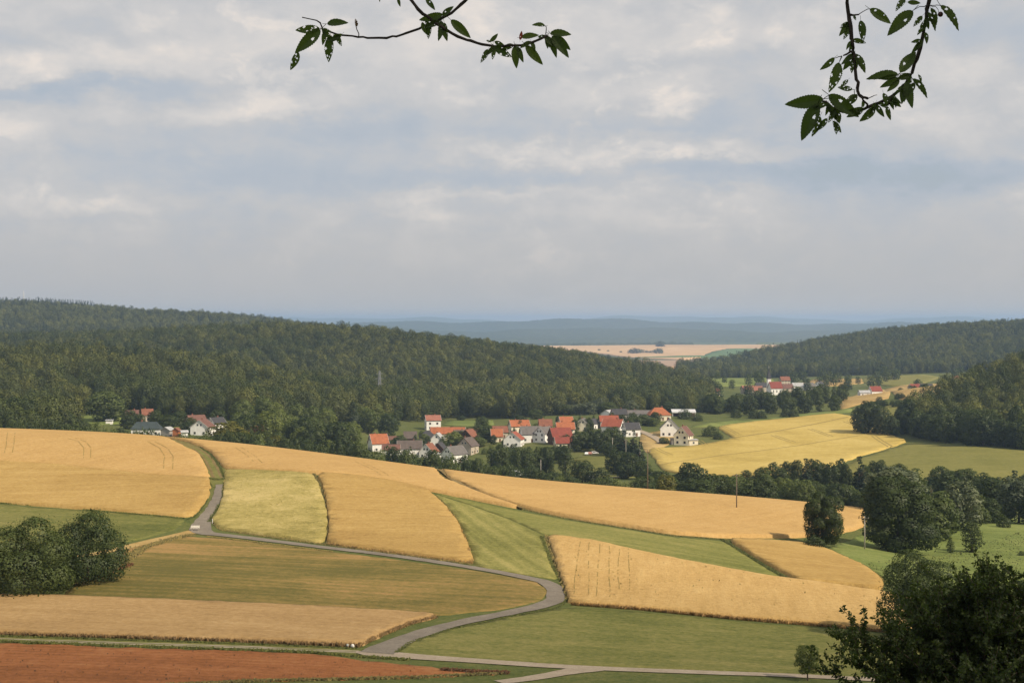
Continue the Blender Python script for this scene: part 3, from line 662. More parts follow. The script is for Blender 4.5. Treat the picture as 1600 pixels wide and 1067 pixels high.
LOOK = {'round': 'mid green', 'round_light': 'light green', 'round_dark': 'dark green', 'tall': 'slender', 'tall_dark': 'slender dark', 'round_silver': 'silvery', 'cone': 'conical', 'shrub': 'low mid green', 'shrub_dark': 'low dark', 'shrub_light': 'low light green', 'round_yellow': 'olive'}
# big and singular trees near the front
treepx('fine_shrub', 38, 926, 806, 165, 'dark dense shrub mass at the left edge, nearest of the pair', 'dark shrubs beside the mown meadow', 'shrub', var=0)
treepx('fine_shrub', 138, 908, 797, 128, 'dark rounded shrub behind and right of the left edge shrub', 'dark shrubs beside the mown meadow', 'shrub', var=1)
treepx('fine_round', 1287, 853, 768, 64, 'oval dark tree standing alone between pale wheat and ochre field', var=0)
treepx('fine_round', 1403, 863, 744, 112, 'largest broad dark tree in the valley, right of the oval tree', var=1)
treepx('round_silver', 1398, ('D',420), 730, 104, 'greyish willow rising behind the largest dark tree', 'valley willows')
treepx('fine_tree', 1432, 1000, 858, 122, 'round dark tree at the right end of the pale wheat field', var=0)
treepx('sapling', 1262, 1063, 1006, 40, 'small slender tree standing alone beside the gravel track')
treepx('round', 1462, 838, 766, 72, 'broad green tree right of the largest dark tree')
treepx('round_silver', 1500, 828, 752, 66, 'pale topped tree above the valley pasture', 'valley willows')
treepx('round_dark', 1555, ('D',470), 745, 70, 'dark tree at the back of the right pasture')
treepx('round_silver', 1592, ('D',450), 742, 74, 'greyish tree at the right edge of the pasture')
treepx('tall_dark', 1519, 863, 815, 38, 'cone shaped dark bush in the middle of the right pasture', cat='bush')
treepx('tall', 1485, 864, 841, 15, 'tiny young tree left of the cone shaped bush')
treepx('shrub', 1452, 842, 806, 74, 'wide low bush under the broad green tree', cat='bush')
treepx('shrub_dark', 1568, 824, 804, 24, 'small round bush at the far side of the pasture', cat='bush')
treepx('shrub_dark', 1596, 868, 862, 14, 'low dark clump of weeds in the right pasture', cat='bush')
treepx('fine_shrub', 1530, ('D',135), 905, 190, 'dark shrubs behind the foreground cherry tree', cat='shrub')
treepx('fine_shrub', 1640, ('D',140), 895, 190, 'dark shrub leaving the frame at the right edge', cat='shrub')
treepx('shrub_dark', 1272, 857, 838, 36, 'low bush at the foot of the oval dark tree', cat='bush')

for px, D, top, w, k in ((1360,455,775,44,'round'),(1440,440,775,50,'round_dark'),(1475,445,768,46,'round_light'),(1520,445,770,50,'round'),(1545,440,778,44,'round_dark'),(1420,450,768,54,'round'),(1490,420,788,40,'round_dark'),(1530,430,790,36,'round'),(1625,440,760,60,'round_dark')):
    treepx(k, px, ('D', D), top, w, LOOK[k] + ' tree of the thicket behind the largest tree', 'thicket behind the largest tree')
# hedgerow behind the long wheat field
gH = 'trees of the hedgerow behind the long wheat field'
for px in np.arange(1010, 1400, 12):
    k = random.choice(['round', 'round', 'round_light', 'round_dark', 'tall'])
    tp = np.interp(px, [1000, 1100, 1250, 1390], [752, 748, 752, 765]) + random.uniform(-9, 8)
    treepx(k, px + random.uniform(-6, 6), ('D', random.uniform(515, 560)), tp, random.uniform(34, 52), LOOK[k] + ' tree in the hedge behind the long wheat field', gH)
for px in np.arange(1170, 1420, 13):
    k = random.choice(['tall_dark', 'round_dark', 'round_dark', 'tall', 'cone'])
    tp = np.interp(px, [1170, 1260, 1330, 1420], [730, 722, 716, 728]) + random.uniform(-6, 12)
    treepx(k, px + random.uniform(-5, 5), ('D', random.uniform(590, 650)), tp, random.uniform(22, 38), 'darker taller tree in the second row of the valley hedge', 'second row of the valley hedge')
for px in np.arange(1405, 1680, 12):
    k = random.choice(['round_dark', 'round', 'cone', 'round_light', 'tall'])
    tp = np.interp(px, [1420, 1500, 1600], [738, 738, 738]) + random.uniform(-12, 14)
    treepx(k, px, ('D', random.uniform(500, 600)), tp, random.uniform(36, 54), 'tree in the belt between olive field and right pasture', 'tree belt below the olive field')
for px, top, w in ((1032,735,44),(1080,722,54),(1062,738,40),(1128,744,46)):
    treepx('round_dark', px, ('D', 600), top, w, 'broad dark tree in the left part of the valley hedge', 'tall trees of the valley hedge')
treepx('round_yellow', 1040, ('D', 505), 741, 36, 'olive tinted tree at the front of the valley hedge')
treepx('round_dark', 910, ('D', 660), 719, 40, 'round dark tree alone on the pasture below the village')
treepx('shrub_dark', 938, ('D', 655), 736, 40, 'low bush beside the round tree below the village', cat='bush')
treepx('shrub_dark', 884, ('D', 655), 738, 30, 'low bush left of the round tree below the village', cat='bush')
for px in np.arange(925, 1030, 13):
    treepx(random.choice(['shrub', 'shrub_light', 'round']), px, ('D', 560), 749 + random.uniform(-5, 5) + (px > 990) * -6, random.uniform(26, 40), 'bush along the crest of the wheat below the village pasture', 'bushes on the crest below the pasture', 'bush')
# hedge on the crest in front of the village
for px in np.arange(345, 900, 13):
    tp = np.interp(px, [345, 450, 560, 620, 700, 760, 820, 900], [672, 680, 694, 702, 712, 724, 733, 742]) + random.uniform(-7, 5)
    k = random.choice(['shrub', 'round', 'shrub_dark', 'shrub_light', 'round_dark'])
    treepx(k, px + random.uniform(-5, 5), ('D', random.uniform(585, 680)), tp, random.uniform(24, 38), LOOK[k] + ' hedge bush above the wheat crest', 'hedge bushes above the wheat crest', 'bush')
for px in np.arange(20, 350, 12):
    tp = np.interp(px, [20, 110, 200, 270, 350], [655, 661, 667, 678, 676]) + random.uniform(-5, 4)
    k = random.choice(['shrub_dark', 'shrub', 'shrub_light'])
    treepx(k, px, ('D', random.uniform(640, 690)), tp, random.uniform(18, 34), LOOK[k] + ' bush behind the left wheat crest', 'bushes behind the left wheat crest', 'bush')
# poplar grove and the grove right of it
for i, px in enumerate(np.arange(768, 892, 9)):
    treepx(random.choice(['tall', 'tall', 'round', 'tall_dark']), px + random.uniform(-4, 4), ('D', random.uniform(735, 800)), 693 + random.uniform(-3, 6), random.uniform(22, 32), 'tree of the dense grove in front of the red roofs', 'grove in front of the red roofs')
for px, D, top, w, k in ((905,820,674,34,'round_dark'),(922,830,668,36,'round'),(940,815,671,34,'round_dark'),(958,835,666,36,'round_dark'),(975,815,672,34,'cone'),(990,805,672,26,'cone'),
                         (1000,760,690,28,'cone'),(985,720,706,42,'round_dark'),(962,730,702,36,'round_dark'),(1002,690,720,34,'round_dark'),(1012,650,735,34,'round_dark'),(950,800,692,30,'round_dark'),(915,835,680,32,'tall_dark'),(978,700,722,36,'round_dark')):
    treepx(k, px, ('D', D), top, w, 'dark tree in the clump below the white gabled houses', 'dark clump below the white gabled houses')
# around and behind the village
for px, D, top, w, k in ((625,880,679,22,'round'),(708,870,673,34,'round_light'),(722,865,682,24,'round'),(598,985,664,30,'round'),(560,960,668,36,'round_silver'),(585,970,672,26,'round_silver'),(600,975,676,24,'round_silver'),
                         (720,1085,668,14,'round_dark'),(752,1000,650,22,'round'),(742,930,668,30,'round_dark'),(755,900,662,40,'round'),(748,870,690,26,'round_light'),(797,1090,633,28,'round_silver'),(812,1000,664,26,'round_dark'),
                         (838,1050,648,26,'round'),(880,1100,640,30,'round'),(890,1100,632,26,'round_silver'),(905,1090,642,30,'round_silver'),(920,1080,628,30,'round_silver'),(935,1090,622,24,'round_silver'),(950,1080,640,32,'round'),
                         (985,1110,625,26,'round_silver'),(1046,1120,632,30,'round'),(1098,1110,623,28,'cone'),(1092,1100,630,22,'cone'),(1025,980,643,20,'round_dark'),(960,935,662,22,'round_light'),(990,950,655,26,'round_light'),(1005,960,652,26,'round'),
                         (1020,955,656,22,'round_light'),(895,930,676,18,'shrub'),(1037,870,688,18,'round'),(735,845,702,14,'round_light'),(725,835,705,16,'round_dark'),(608,842,704,20,'shrub_dark'),(655,845,706,24,'shrub'),(640,850,704,24,'shrub_light'),
                         (760,940,672,18,'round'),(1048,910,676,12,'shrub_light'),(1110,905,680,30,'shrub'),(1122,890,683,18,'shrub_dark'),(1070,1000,656,26,'shrub'),(1090,990,657,20,'shrub'),(790,865,690,16,'round_light'),(850,875,686,16,'shrub_light')):
    treepx(k, px, ('D', D), top, w, LOOK[k] + ' garden tree of the village' if 'shrub' not in k else LOOK[k] + ' garden bush of the village', 'garden trees of the village' if 'shrub' not in k else 'garden bushes of the village', 'tree' if 'shrub' not in k else 'bush')
for i in range(34):
    px = random.uniform(575, 1010); py = np.interp(px, [575, 700, 800, 900, 1010], [708, 708, 692, 684, 668]) + random.uniform(-14, 12); q = hit(px, py, 700); k = random.choice(['shrub', 'shrub_dark', 'shrub_light', 'round', 'round_dark'])
    tree(k, q, random.uniform(3, 6.5), None, LOOK[k] + ' garden plant beside the village houses', 'bush', 'garden plants of the village', 'shrub')
for i in range(40):
    px = random.uniform(585, 1005); py = np.interp(px, [575, 700, 800, 900, 1010], [700, 698, 684, 674, 662]) + random.uniform(-14, 10); q = hit(px, py, 700); k = random.choice(['round', 'round_dark', 'round_light', 'tall'])
    tree(k, q, random.uniform(5, 8), None, LOOK[k] + ' tree between the village houses', 'tree', 'trees between the village houses')
for px, D, top, w in ((203,872,640,26),(218,868,646,20),(240,872,642,22),(298,812,652,24),(398,735,676,22)):
    treepx('round_dark', px, ('D', D), top, w, 'dark tree partly hiding a roof of the left hamlet', 'trees before the hamlet roofs')
# left hamlet
treepx('round_light', 165, ('D', 900), 612, 66, 'large light green tree by the small meadow on the left')
treepx('round_yellow', 352, ('D', 690), 658, 66, 'yellowish green tree right of the white gable on the left')
treepx('round_yellow', 430, ('D', 660), 680, 34, 'small yellowish tree beside the lone russet roof')
treepx('round_light', 374, ('D', 800), 645, 34, 'tall pale green tree behind the yellowish tree')
for px, D, top, w, k in ((60,760,625,60,'round_dark'),(20,740,620,64,'round_dark'),(95,780,640,46,'round_dark'),(130,800,655,34,'shrub'),(200,840,648,26,'round_dark'),(245,850,640,26,'tall'),(262,830,648,32,'round_dark'),(280,860,642,30,'round'),
                         (292,800,660,22,'round_dark'),(340,880,640,30,'round'),(240,880,650,20,'cone'),(270,930,632,24,'cone'),(190,730,668,20,'shrub_dark'),(222,900,645,12,'tall')):
    treepx(k, px, ('D', D), top, w, 'dark tree near the left houses below the forest', 'dark trees of the left hamlet')
gv = 'mixed trees filling the valley left of the village'
for i in range(95):
    px = random.uniform(375, 690); D = random.uniform(720, 1060)
    if px > 555 and D < 925 or px > 640 and D < 1045: continue
    p = hit(px, ('D', D)); k = random.choice(['round', 'round', 'round_light', 'round_dark', 'tall', 'round_light', 'round_light', 'round_light', 'tall_dark'] + (['round_silver', 'round_silver'] if px > 450 and D < 850 else []))
    tree(k, p, random.uniform(11, 17), None, LOOK[k] + ' tree in the mixed valley wood left of the village', 'tree', gv)
# round tree group and bushes at the barley field's far corner
for px, D, top, w in ((1357,905,626,40),(1375,900,634,40),(1345,915,634,30),(1392,890,650,26)):
    treepx('round_dark', px, ('D', D), top, w, 'dark round tree at the barley corner', 'clump at the barley field corner')
for i in range(16):
    px = random.uniform(1362, 1420); tree('shrub_dark', hit(px, ('D', random.uniform(1060, 1110))), random.uniform(3, 5), None, 'bush of the hedge below the brown dry meadow', 'bush', 'hedge below the brown dry meadow')
for i in range(14):
    px = random.uniform(1405, 1475); tree('shrub_dark', hit(px, ('D', random.uniform(1300, 1360))), random.uniform(3.5, 6), None, 'bush on the rise behind the brown dry meadow', 'bush', 'bushes behind the brown dry meadow')
# tree belt between the barley field and the church village
for i in range(58):
    px = random.uniform(1108, 1318); D = np.interp(px, [1108, 1318], [1040, 1062]) + random.uniform(0, 150)
    p = hit(px, ('D', D)); k = random.choice(['round', 'round_dark', 'round_dark', 'round', 'tall']); tree(k, p, random.uniform(9, 14.5), None, LOOK[k] + ' tree between barley and church', 'tree', 'tree belt below the church')
for px, D in ((1178,1032),(1190,1030),(1228,1036),(1240,1034),(1150,1034)):
    tree('shrub_dark', hit(px, ('D', D)), 6, None, 'small tree at the front of the belt below the church', 'tree', 'front of the tree belt below the church')
for i in range(32):
    px = random.uniform(1095, 1330); D = random.uniform(1400, 1850)
    if 1190 < px < 1232 and D < 1620: continue
    tree(random.choice(['far_round']), hit(px, ('D', D)), random.uniform(8, 14), None, 'garden tree among the houses of the church village', 'tree', 'trees of the church village')
for i in range(16):
    px = random.uniform(1340, 1500); D = random.uniform(1500, 2050)
    tree('far_round', hit(px, ('D', D)), random.uniform(8, 15), None, 'scattered tree on the far pasture below the right hill', 'tree', 'scattered trees on the far pasture')
for px, D, H in ((985,5600,16),(990,5600,22),(996,5600,20),(1003,5650,16),(1010,5650,12),(1016,5650,11),(1023,5650,14),(1029,5600,22),(1033,5650,14),(1031,6500,26),(1034,6500,24),(1027,6500,12),(970,5700,8),(936,5900,9),(950,5800,8)):
    tree('far_round', hit(px, ('D', D)), H, H * 1.5, 'tree of the clump on the far golden plain', 'tree', 'clump on the far golden plain')
# the wood on the right: every tree on its own
WX = []; gw = 'trees of the dark wood on the right'
for Dg in np.arange(745, 1180, 9.5):
    for Xg in np.arange(195, 420, 9.5):
        X = Xg + random.uniform(-3.5, 3.5); D = Dg + random.uniform(-3.5, 3.5); px = X / D * FP + 800
        lo_ = np.interp(px, [1405, 1440, 1500, 1600, 1750], [905, 858, 805, 760, 745]); hi_ = np.interp(px, [1405, 1440, 1480, 1600, 1750], [925, 955, 1030, 1150, 1170])
        if px < 1408 or px > 1720 or D < lo_ or D > hi_: continue
        if D > lo_ + 150 and random.random() < .35: continue
        ed = D < lo_ + 16
        if D > lo_ + 34: WX.append((X, D)); continue
        k = random.choice(['round_dark', 'round_dark', 'round', 'tall_dark' if not ed else 'round_dark', 'round_light'])
        tree(k, (X, D, gz(X, D)), random.uniform(15, 20.5) * (0.88 if ed else 1), random.uniform(10.5, 14.5), LOOK[k] + (' tree at the front' if ed else ' tree inside the edge') + ' of the right wood', 'tree', gw)


# ------------------------------------------------------------------ houses
WALLC = {'white': (0.84, 0.82, 0.78), 'cream': (0.78, 0.70, 0.54), 'grey': (0.36, 0.33, 0.30), 'wood': (0.11, 0.065, 0.045), 'tan': (0.50, 0.43, 0.34), 'orange': (0.45, 0.16, 0.07)}
ROOFC = {'orange': (0.37, 0.125, 0.055), 'red': (0.30, 0.085, 0.048), 'deep': (0.235, 0.058, 0.040), 'brown': (0.17, 0.085, 0.065), 'russet': (0.235, 0.095, 0.058), 'dark': (0.062, 0.060, 0.064), 'grey': (0.15, 0.135, 0.125),
         'taupe': (0.125, 0.098, 0.085), 'slate': (0.05, 0.066, 0.066), 'pale': (0.42, 0.42, 0.42), 'pink': (0.31, 0.13, 0.09)}
m_glass, _T, _b = bsdf_mat('window_glass', 0.12, 0.5); _b.inputs['Base Color'].default_value = (0.025, 0.03, 0.035, 1)
m_frame = plain('window_frame', (0.62, 0.60, 0.56)); m_frame_d = plain('window_frame_brown', (0.13, 0.08, 0.05)); m_door = plain('door_wood', (0.16, 0.09, 0.05)); m_brick = plain('chimney_brick', (0.26, 0.11, 0.07))
m_gutter = plain('verge_board', (0.52, 0.50, 0.47))
_b1 = MB().box(-.62, .62, -.04, .03, -.68, .68); WIN_F = mesh('window', _b1.V, _b1.F); WIN_F.materials.append(m_frame)
WIN_FD = WIN_F.copy(); WIN_FD.materials[0] = m_frame_d
_b2 = MB().box(-.50, -.03, -.06, -.03, -.56, .56).box(.03, .50, -.06, -.03, -.56, .56); WIN_P = mesh('pane', _b2.V, _b2.F); WIN_P.materials.append(m_glass)
_b3 = MB().box(-.5, .5, -.06, .03, 0, 2.05); DOOR = mesh('door', _b3.V, _b3.F); DOOR.materials.append(m_door)
def window(par, x, y, z, rz, s=1.0, dark=False):
    w = link('window', WIN_FD if dark else WIN_F, None, par); w.location = (x, y, z); w.rotation_euler = (0, 0, rz); w.scale = (s, 1, s)
    link('pane', WIN_P, None, w)
def slab(b, p, th):
    """a thick sheet through four points"""
    p = [Vector(q) for q in p]; n = (p[1] - p[0]).cross(p[3] - p[0]).normalized() * th
    b.add([*p, *[q + n for q in p]], [(3, 2, 1, 0), (4, 5, 6, 7), (0, 1, 5, 4), (1, 2, 6, 5), (2, 3, 7, 6), (3, 0, 4, 7)])
def house(label, px, py, W, L, wh, rh, yaw, wall='white', roof='red', kind='gable', chim=1, lo=600, name='house', cat='house', win=True, D=None, dark=False, group=None, hipk=.5, wins=1.0):
    W *= 1.03; L *= 1.03; wh *= 1.03; rh *= 1.03; p = hit(px, ('D', D) if D else py, lo); o = empty(name, (p.x, p.y, p.z), R(yaw)); hw, hl = W / 2, L / 2
    NOBUILD.append((p.x, p.y, max(W, L) * .75))
    mw = plain('wall_' + wall, WALLC[wall], 0.92, 0.1, 0.09, 0.6); mr = tiles('roof_' + roof, ROOFC[roof]); b = MB(); e = .45; f = .4
    if kind == 'gable':
        b.add([(-hl, -hw, -2), (hl, -hw, -2), (hl, hw, -2), (-hl, hw, -2), (-hl, -hw, wh), (hl, -hw, wh), (hl, hw, wh), (-hl, hw, wh), (-hl, 0, wh + rh), (hl, 0, wh + rh)],
              [(0, 1, 5, 4), (2, 3, 7, 6), (1, 2, 6, 9, 5), (3, 0, 4, 8, 7), (4, 5, 9, 8), (7, 8, 9, 6)])
        k = rh / hw; r = MB(); zt = wh + rh + .06; ze = wh - e * k + .06
        slab(r, [(-hl - f, -hw - e, ze), (hl + f, -hw - e, ze), (hl + f, 0, zt), (-hl - f, 0, zt)], .17)
        slab(r, [(hl + f, hw + e, ze), (-hl - f, hw + e, ze), (-hl - f, 0, zt), (hl + f, 0, zt)], .17)
    elif kind == 'hip':
        b.box(-hl, hl, -hw, hw, -2, wh); r = MB(); q = max(.3, hl - hw * hipk * 2); z0 = wh - .05; A = hl + e; B = hw + e
        r.add([(-A, -B, z0), (A, -B, z0), (A, B, z0), (-A, B, z0), (-q, 0, wh + rh), (q, 0, wh + rh), (-A, -B, z0 - .16), (A, -B, z0 - .16), (A, B, z0 - .16), (-A, B, z0 - .16)],
              [(0, 1, 5, 4), (2, 3, 4, 5), (1, 2, 5), (3, 0, 4), (6, 7, 1, 0), (7, 8, 2, 1), (8, 9, 3, 2), (9, 6, 0, 3), (9, 8, 7, 6)])
    elif kind == 'flat':
        b.box(-hl, hl, -hw, hw, -2, wh); r = MB(); slab(r, [(-hl - f, -hw - e, wh + .03), (hl + f, -hw - e, wh + .03), (hl + f, hw + e, wh + rh), (-hl - f, hw + e, wh + rh)], .18)
    b.build('wall', mw, o); ro = r.build('roof', mr, o)
    if kind == 'gable' and W > 5.5:
        g = MB()
        for sx in (-1, 1):
            for sy in (-1, 1):
                x0 = sx * (hl + f + .02); slab(g, [(x0 - .04, sy * (hw + e), ze - .06), (x0 + .04, sy * (hw + e), ze - .06), (x0 + .04, 0, zt - .02), (x0 - .04, 0, zt - .02)], .24 * (1 if sy < 0 else -1))
        g.build('verge_board', m_gutter if wall in ('white', 'cream') else m_frame_d, ro)
    if chim and kind != 'flat':
        cx = hl * .35 * random.choice((-1, 1)); cy = hw * .22
        MB().box(cx - .3, cx + .3, cy - .3, cy + .3, wh + rh * .6, wh + rh + .8).box(cx - .36, cx + .36, cy - .36, cy + .36, wh + rh + .8, wh + rh + .9).build('chimney', m_brick, ro)
    if win:
        fl = max(1, int((wh + .3) / 2.6)); n = max(1, int(L / 3.1))
        for s in range(fl):
            z = 1.45 + s * 2.7
            for i in range(n):
                x = -hl + L * (i + .5) / n
                if s == 0 and i == n // 2 and n > 1:
                    d = link('door', DOOR, None, o); d.location = (x, -hw, 0)
                else: window(o, x, -hw, z, 0, wins, dark)
            for sx in (-1, 1):
                for i in range(max(1, int(W / 3.4))):
                    m_ = max(1, int(W / 3.4)); y = -hw + W * (i + .5) / m_; window(o, sx * hl, y, z, R(90) * sx, wins, dark)
        if kind == 'gable' and rh > 2.6:
            for sx in (-1, 1):
                for y in ((-.9, .9) if W > 7.5 else (0,)): window(o, sx * hl, y, wh + rh * .36, R(90) * sx, .85 * wins, dark)
    return tag(o, label, cat, group)
V1 = 'houses of the valley village'
def vh(label, *a, **k): return house(label, *a, group=V1, **k)
vh('orange tiled white house with its gable to the right, leftmost in the village', 591, 705, 8.5, 9, 4.6, 4.6, 22, 'white', 'orange')
vh('low white house with dark red roof right of the orange tiled house', 611, 711, 7, 9, 2.9, 2.6, 6, 'white', 'brown')
vh('long white house under a dull taupe roof near the wheat crest', 640, 712, 8.5, 12.5, 4.2, 3.8, 4, 'white', 'taupe')
vh('white gable front with russet roof edges beside the long taupe roof', 670, 715, 7.6, 9, 3.4, 4.0, 72, 'white', 'russet')
vh('dark timber barn with black roof right of the white gable', 687, 712, 6.5, 8, 3.6, 3.4, 78, 'wood', 'dark', chim=0, dark=True)
house('flat roofed white garage in front of the dark barn', 684, 716, 4, 6.5, 2.2, .2, 4, 'white', 'pale', 'flat', 0, name='garage', cat='garage', win=False)
vh('white house with grey roof and tall bright gable nearest the wheat crest', 710, 722, 8.6, 10.5, 4.4, 3.9, 48, 'white', 'grey')
vh('grey rendered gable house under a dark roof left of the poplar grove', 731, 709, 8.4, 9.5, 4.6, 4.2, 66, 'tan', 'taupe')
vh('small house with brownish orange roof behind the grey gable', 733, 695, 8, 8, 5, 3.6, 62, 'wood', 'russet', dark=True)
vh('cream house with dark hipped roof and dormers, mid village left', 668, 692, 9, 9, 3.6, 3.7, 8, 'cream', 'dark', 'hip', hipk=.36)
vh('long building with a bright orange roof behind the dark hipped roof', 700, 686, 9, 20, 3.6, 3.4, -3, 'cream', 'orange', chim=0)
vh('tall white house with brown red roof standing highest behind the orange roof', 676, 671, 8.5, 9, 6.0, 2.9, 12, 'white', 'pink', dark=True)
vh('small white gable in front of the long orange roof', 684, 697, 6.2, 7, 4.4, 3.1, 80, 'white', 'pale')
vh('weathered barn with taupe roof among trees behind the long taupe house', 641, 693, 8, 7, 3.4, 3.6, 3, 'wood', 'taupe', chim=0, win=False)
vh('small dark roofed outbuilding behind the orange tiled house', 613, 698, 6, 6, 3, 3, 10, 'grey', 'brown', chim=0, win=False)
vh('dark roofed house behind the light green tree', 719, 692, 8, 7, 4, 3.4, 10, 'tan', 'taupe')
vh('narrow reddish brown roofed house left of the grove trees', 740, 687, 7, 6, 3.6, 3, 20, 'tan', 'brown')
vh('small cream house with orange roof, leftmost of the red roofs', 776, 690, 7, 6.2, 3.3, 3.8, 6, 'cream', 'orange')
vh('orange brown roof just behind the small cream house', 781, 684, 8, 8.5, 3.6, 3.2, 8, 'tan', 'russet', chim=0)
vh('orange roofed house with cream gable behind the round white gable', 811, 675, 8.5, 11.5, 3.8, 3.4, 14, 'cream', 'orange')
vh('white house whose red half hipped roof arches over its gable', 803, 697, 9.4, 10, 4.0, 3.7, 78, 'white', 'red')
vh('white house with a broad grey roof in the middle of the village', 829, 690, 8.6, 11, 4.6, 3.9, 10, 'white', 'grey')
vh('white house with grey roof and gable turned right, beside the broad grey roof', 850, 690, 8, 9, 4.8, 3.4, 52, 'white', 'grey')
vh('house with a large deep red roof and dark timber gable', 875, 693, 10, 11, 4.2, 4.4, 16, 'wood', 'deep', dark=True)
vh('low house with brown and red roof in front of the deep red roof', 880, 699, 7, 9, 2.6, 2.8, 10, 'cream', 'deep')
vh('wide orange roofed house right of the broad grey roof, behind the deep red', 883, 683, 8.5, 10, 5, 3.4, 5, 'cream', 'orange')
vh('upper orange roof at the back of the red roofs', 884, 673, 8, 7.6, 5.2, 3.2, 10, 'cream', 'orange')
vh('russet roofed house at the back between grey and orange roofs', 852, 675, 8, 7.5, 4, 3.6, 4, 'tan', 'russet')
vh('cream gable house with pale roof right of the orange roofs', 911, 672, 7.8, 9, 4, 2.9, 76, 'cream', 'grey')
vh('narrow white gable house touching the cream gable house', 925, 670, 6.4, 8, 3.4, 2.6, 62, 'white', 'dark')
vh('long red roof behind the other red roof on the right of the village', 951, 668, 9, 11, 4, 3.2, 4, 'tan', 'red')
vh('red roofed house with white gable on its left side', 958, 677, 9, 11.5, 4.4, 3.8, -22, 'white', 'red')
vh('white house with dark grey roof above the dark tree clump', 986, 681, 8, 8.6, 4.2, 3.4, 14, 'white', 'dark')
vh('long low house with light grey roof at the back of the village', 998, 654, 10, 14, 3.2, 2.0, -4, 'white', 'grey')
vh('dark grey roofed house at the back, left of the long low house', 967, 655, 9, 9, 3.4, 3.0, 5, 'grey', 'dark')
vh('pale roofed small house at the back left of the dark grey roof', 950, 654, 7, 6, 3.2, 2.2, 60, 'white', 'pale', chim=0)
vh('cream house with bright orange hipped roof near the open shed', 1029, 656, 10, 13.5, 3.4, 4.4, 8, 'cream', 'orange', 'hip', hipk=.42)
vh('white gabled house with dark roof standing alone left of the barley', 1046, 681, 10.2, 11, 4.6, 5.2, 84, 'white', 'dark', dark=True)
vh('cream gabled house with dark brown roof at the edge of the barley', 1068, 694, 8.2, 9, 5.2, 4.6, 66, 'cream', 'brown', dark=True)
house('low cream annex right of the house at the barley edge', 1082, 695, 4.5, 5, 2.8, .2, 10, 'cream', 'pale', 'flat', 0, name='annex', cat='annex', wins=.9)
house('small grey shed left of the house at the barley edge', 1054, 694, 4, 4, 2.9, .3, 6, 'grey', 'grey', 'flat', 0, name='shed', cat='shed', win=False)
V2 = 'houses of the left hamlet'
def lh(label, *a, **k): return house(label, *a, group=V2, **k)
lh('white house with wide dark green grey roof above the left wheat crest', 229, 680, 9.5, 13.5, 3.6, 3.2, 5, 'white', 'slate', 'hip', D=775, hipk=.2, dark=True)
house('small grey shed right of the dark green roofed house', 262, 680, 5, 4.5, 3, 1.4, 70, 'grey', 'pale', 'gable', 0, name='shed', cat='shed', win=False, D=770)
house('small reddish hut between the grey shed and white hut', 276, 680, 3, 3, 3, 1.2, 80, 'orange', 'russet', 'gable', 0, name='shed', cat='hut', win=False, D=765)
house('tiny white hut left of the yellowish tree', 288, 681, 2.6, 3, 2.4, .8, 20, 'white', 'pale', 'gable', 0, name='shed', cat='hut', win=False, D=762)
lh('white gable house with wide brown roof left of the yellowish tree', 317, 677, 9.5, 9, 4.2, 3.4, 78, 'white', 'brown', D=790)
lh('house with brown roof behind the white gable on the left', 306, 665, 9, 9, 4.5, 3.6, 35, 'tan', 'brown', D=830)
lh('white walled house with dark solar roof, rightmost behind the white gable', 338, 665, 8, 7, 4.8, 2.6, 40, 'white', 'dark', D=830)
lh('brown roofed house half hidden in trees under the forest, left', 206, 655, 6.5, 7.5, 3.6, 2.8, 5, 'tan', 'brown', D=900)
lh('russet roofed house half hidden in trees, right of the brown one', 230, 653, 6.5, 6, 4.2, 3, 20, 'tan', 'russet', D=895)
lh('lone russet roof behind the wheat crest left of the village', 404, 685, 8, 8.5, 4.5, 2.8, 4, 'tan', 'russet', D=760)
house('orange roofed house alone among the trees of the hillside', 631, 632, 7, 7, 5, 3, 30, 'tan', 'pink', D=1150, name='house')
house('small white box hut on the sloping meadow at the forest edge', 171, 651, 2.6, 3.6, 2.2, .2, 5, 'white', 'pale', 'flat', 0, name='shed', cat='hut', win=False, D=880)
V3 = 'houses of the church village'
def ch(label, *a, **k): return house(label, *a, group=V3, lo=1300, **k)
ch('red roofed house left of the church village, nearest the spur', 1113, 615, 10, 11, 5, 4.2, 20, 'cream', 'red', D=1480)
ch('wide red brown roof left of the church', 1180, 613, 10, 13, 4.5, 4.2, 4, 'tan', 'pink', D=1530)
ch('grey roofed house behind the wide red brown roof', 1190, 608, 9, 12, 5, 4, 8, 'tan', 'dark', D=1600)
ch('pinkish roofed house left of the wide red brown roof', 1166, 612, 8, 9, 4.5, 3.6, 12, 'tan', 'pink', D=1560)
ch('brown roofed house right of the church', 1230, 612, 9, 10, 4.5, 4, 10, 'tan', 'brown', D=1590)
ch('pale roofed house second right of the church', 1246, 609, 9, 11, 4.5, 3.4, 4, 'white', 'pale', D=1620)
ch('grey roofed house with white wall further right of the church', 1264, 608, 9, 10, 4.5, 3.4, 30, 'white', 'grey', D=1620)
ch('russet roofed house at the back right of the church', 1226, 604, 9, 10, 5, 4, 8, 'tan', 'russet', D=1720)
ch('dark roofed house rightmost in the church village', 1280, 606, 9, 10, 4.5, 3.4, 60, 'white', 'dark', D=1640)
ch('pink roofed house on the far rise right of the tan field', 1367, 605, 9, 10, 4, 4, 14, 'white', 'deep', D=1420)
ch('white bungalow below the pink roofed house on the far rise', 1350, 608, 8, 9, 3, 2, 4, 'white', 'pale', D=1400)
ch('red roofed white house on the far right rise', 1431, 597, 9, 12, 4, 3.4, 10, 'white', 'deep', D=1480)
ch('dark roofed white house right of the red roof on the far rise', 1447, 596, 9, 11, 4, 3, -10, 'white', 'dark', D=1480)
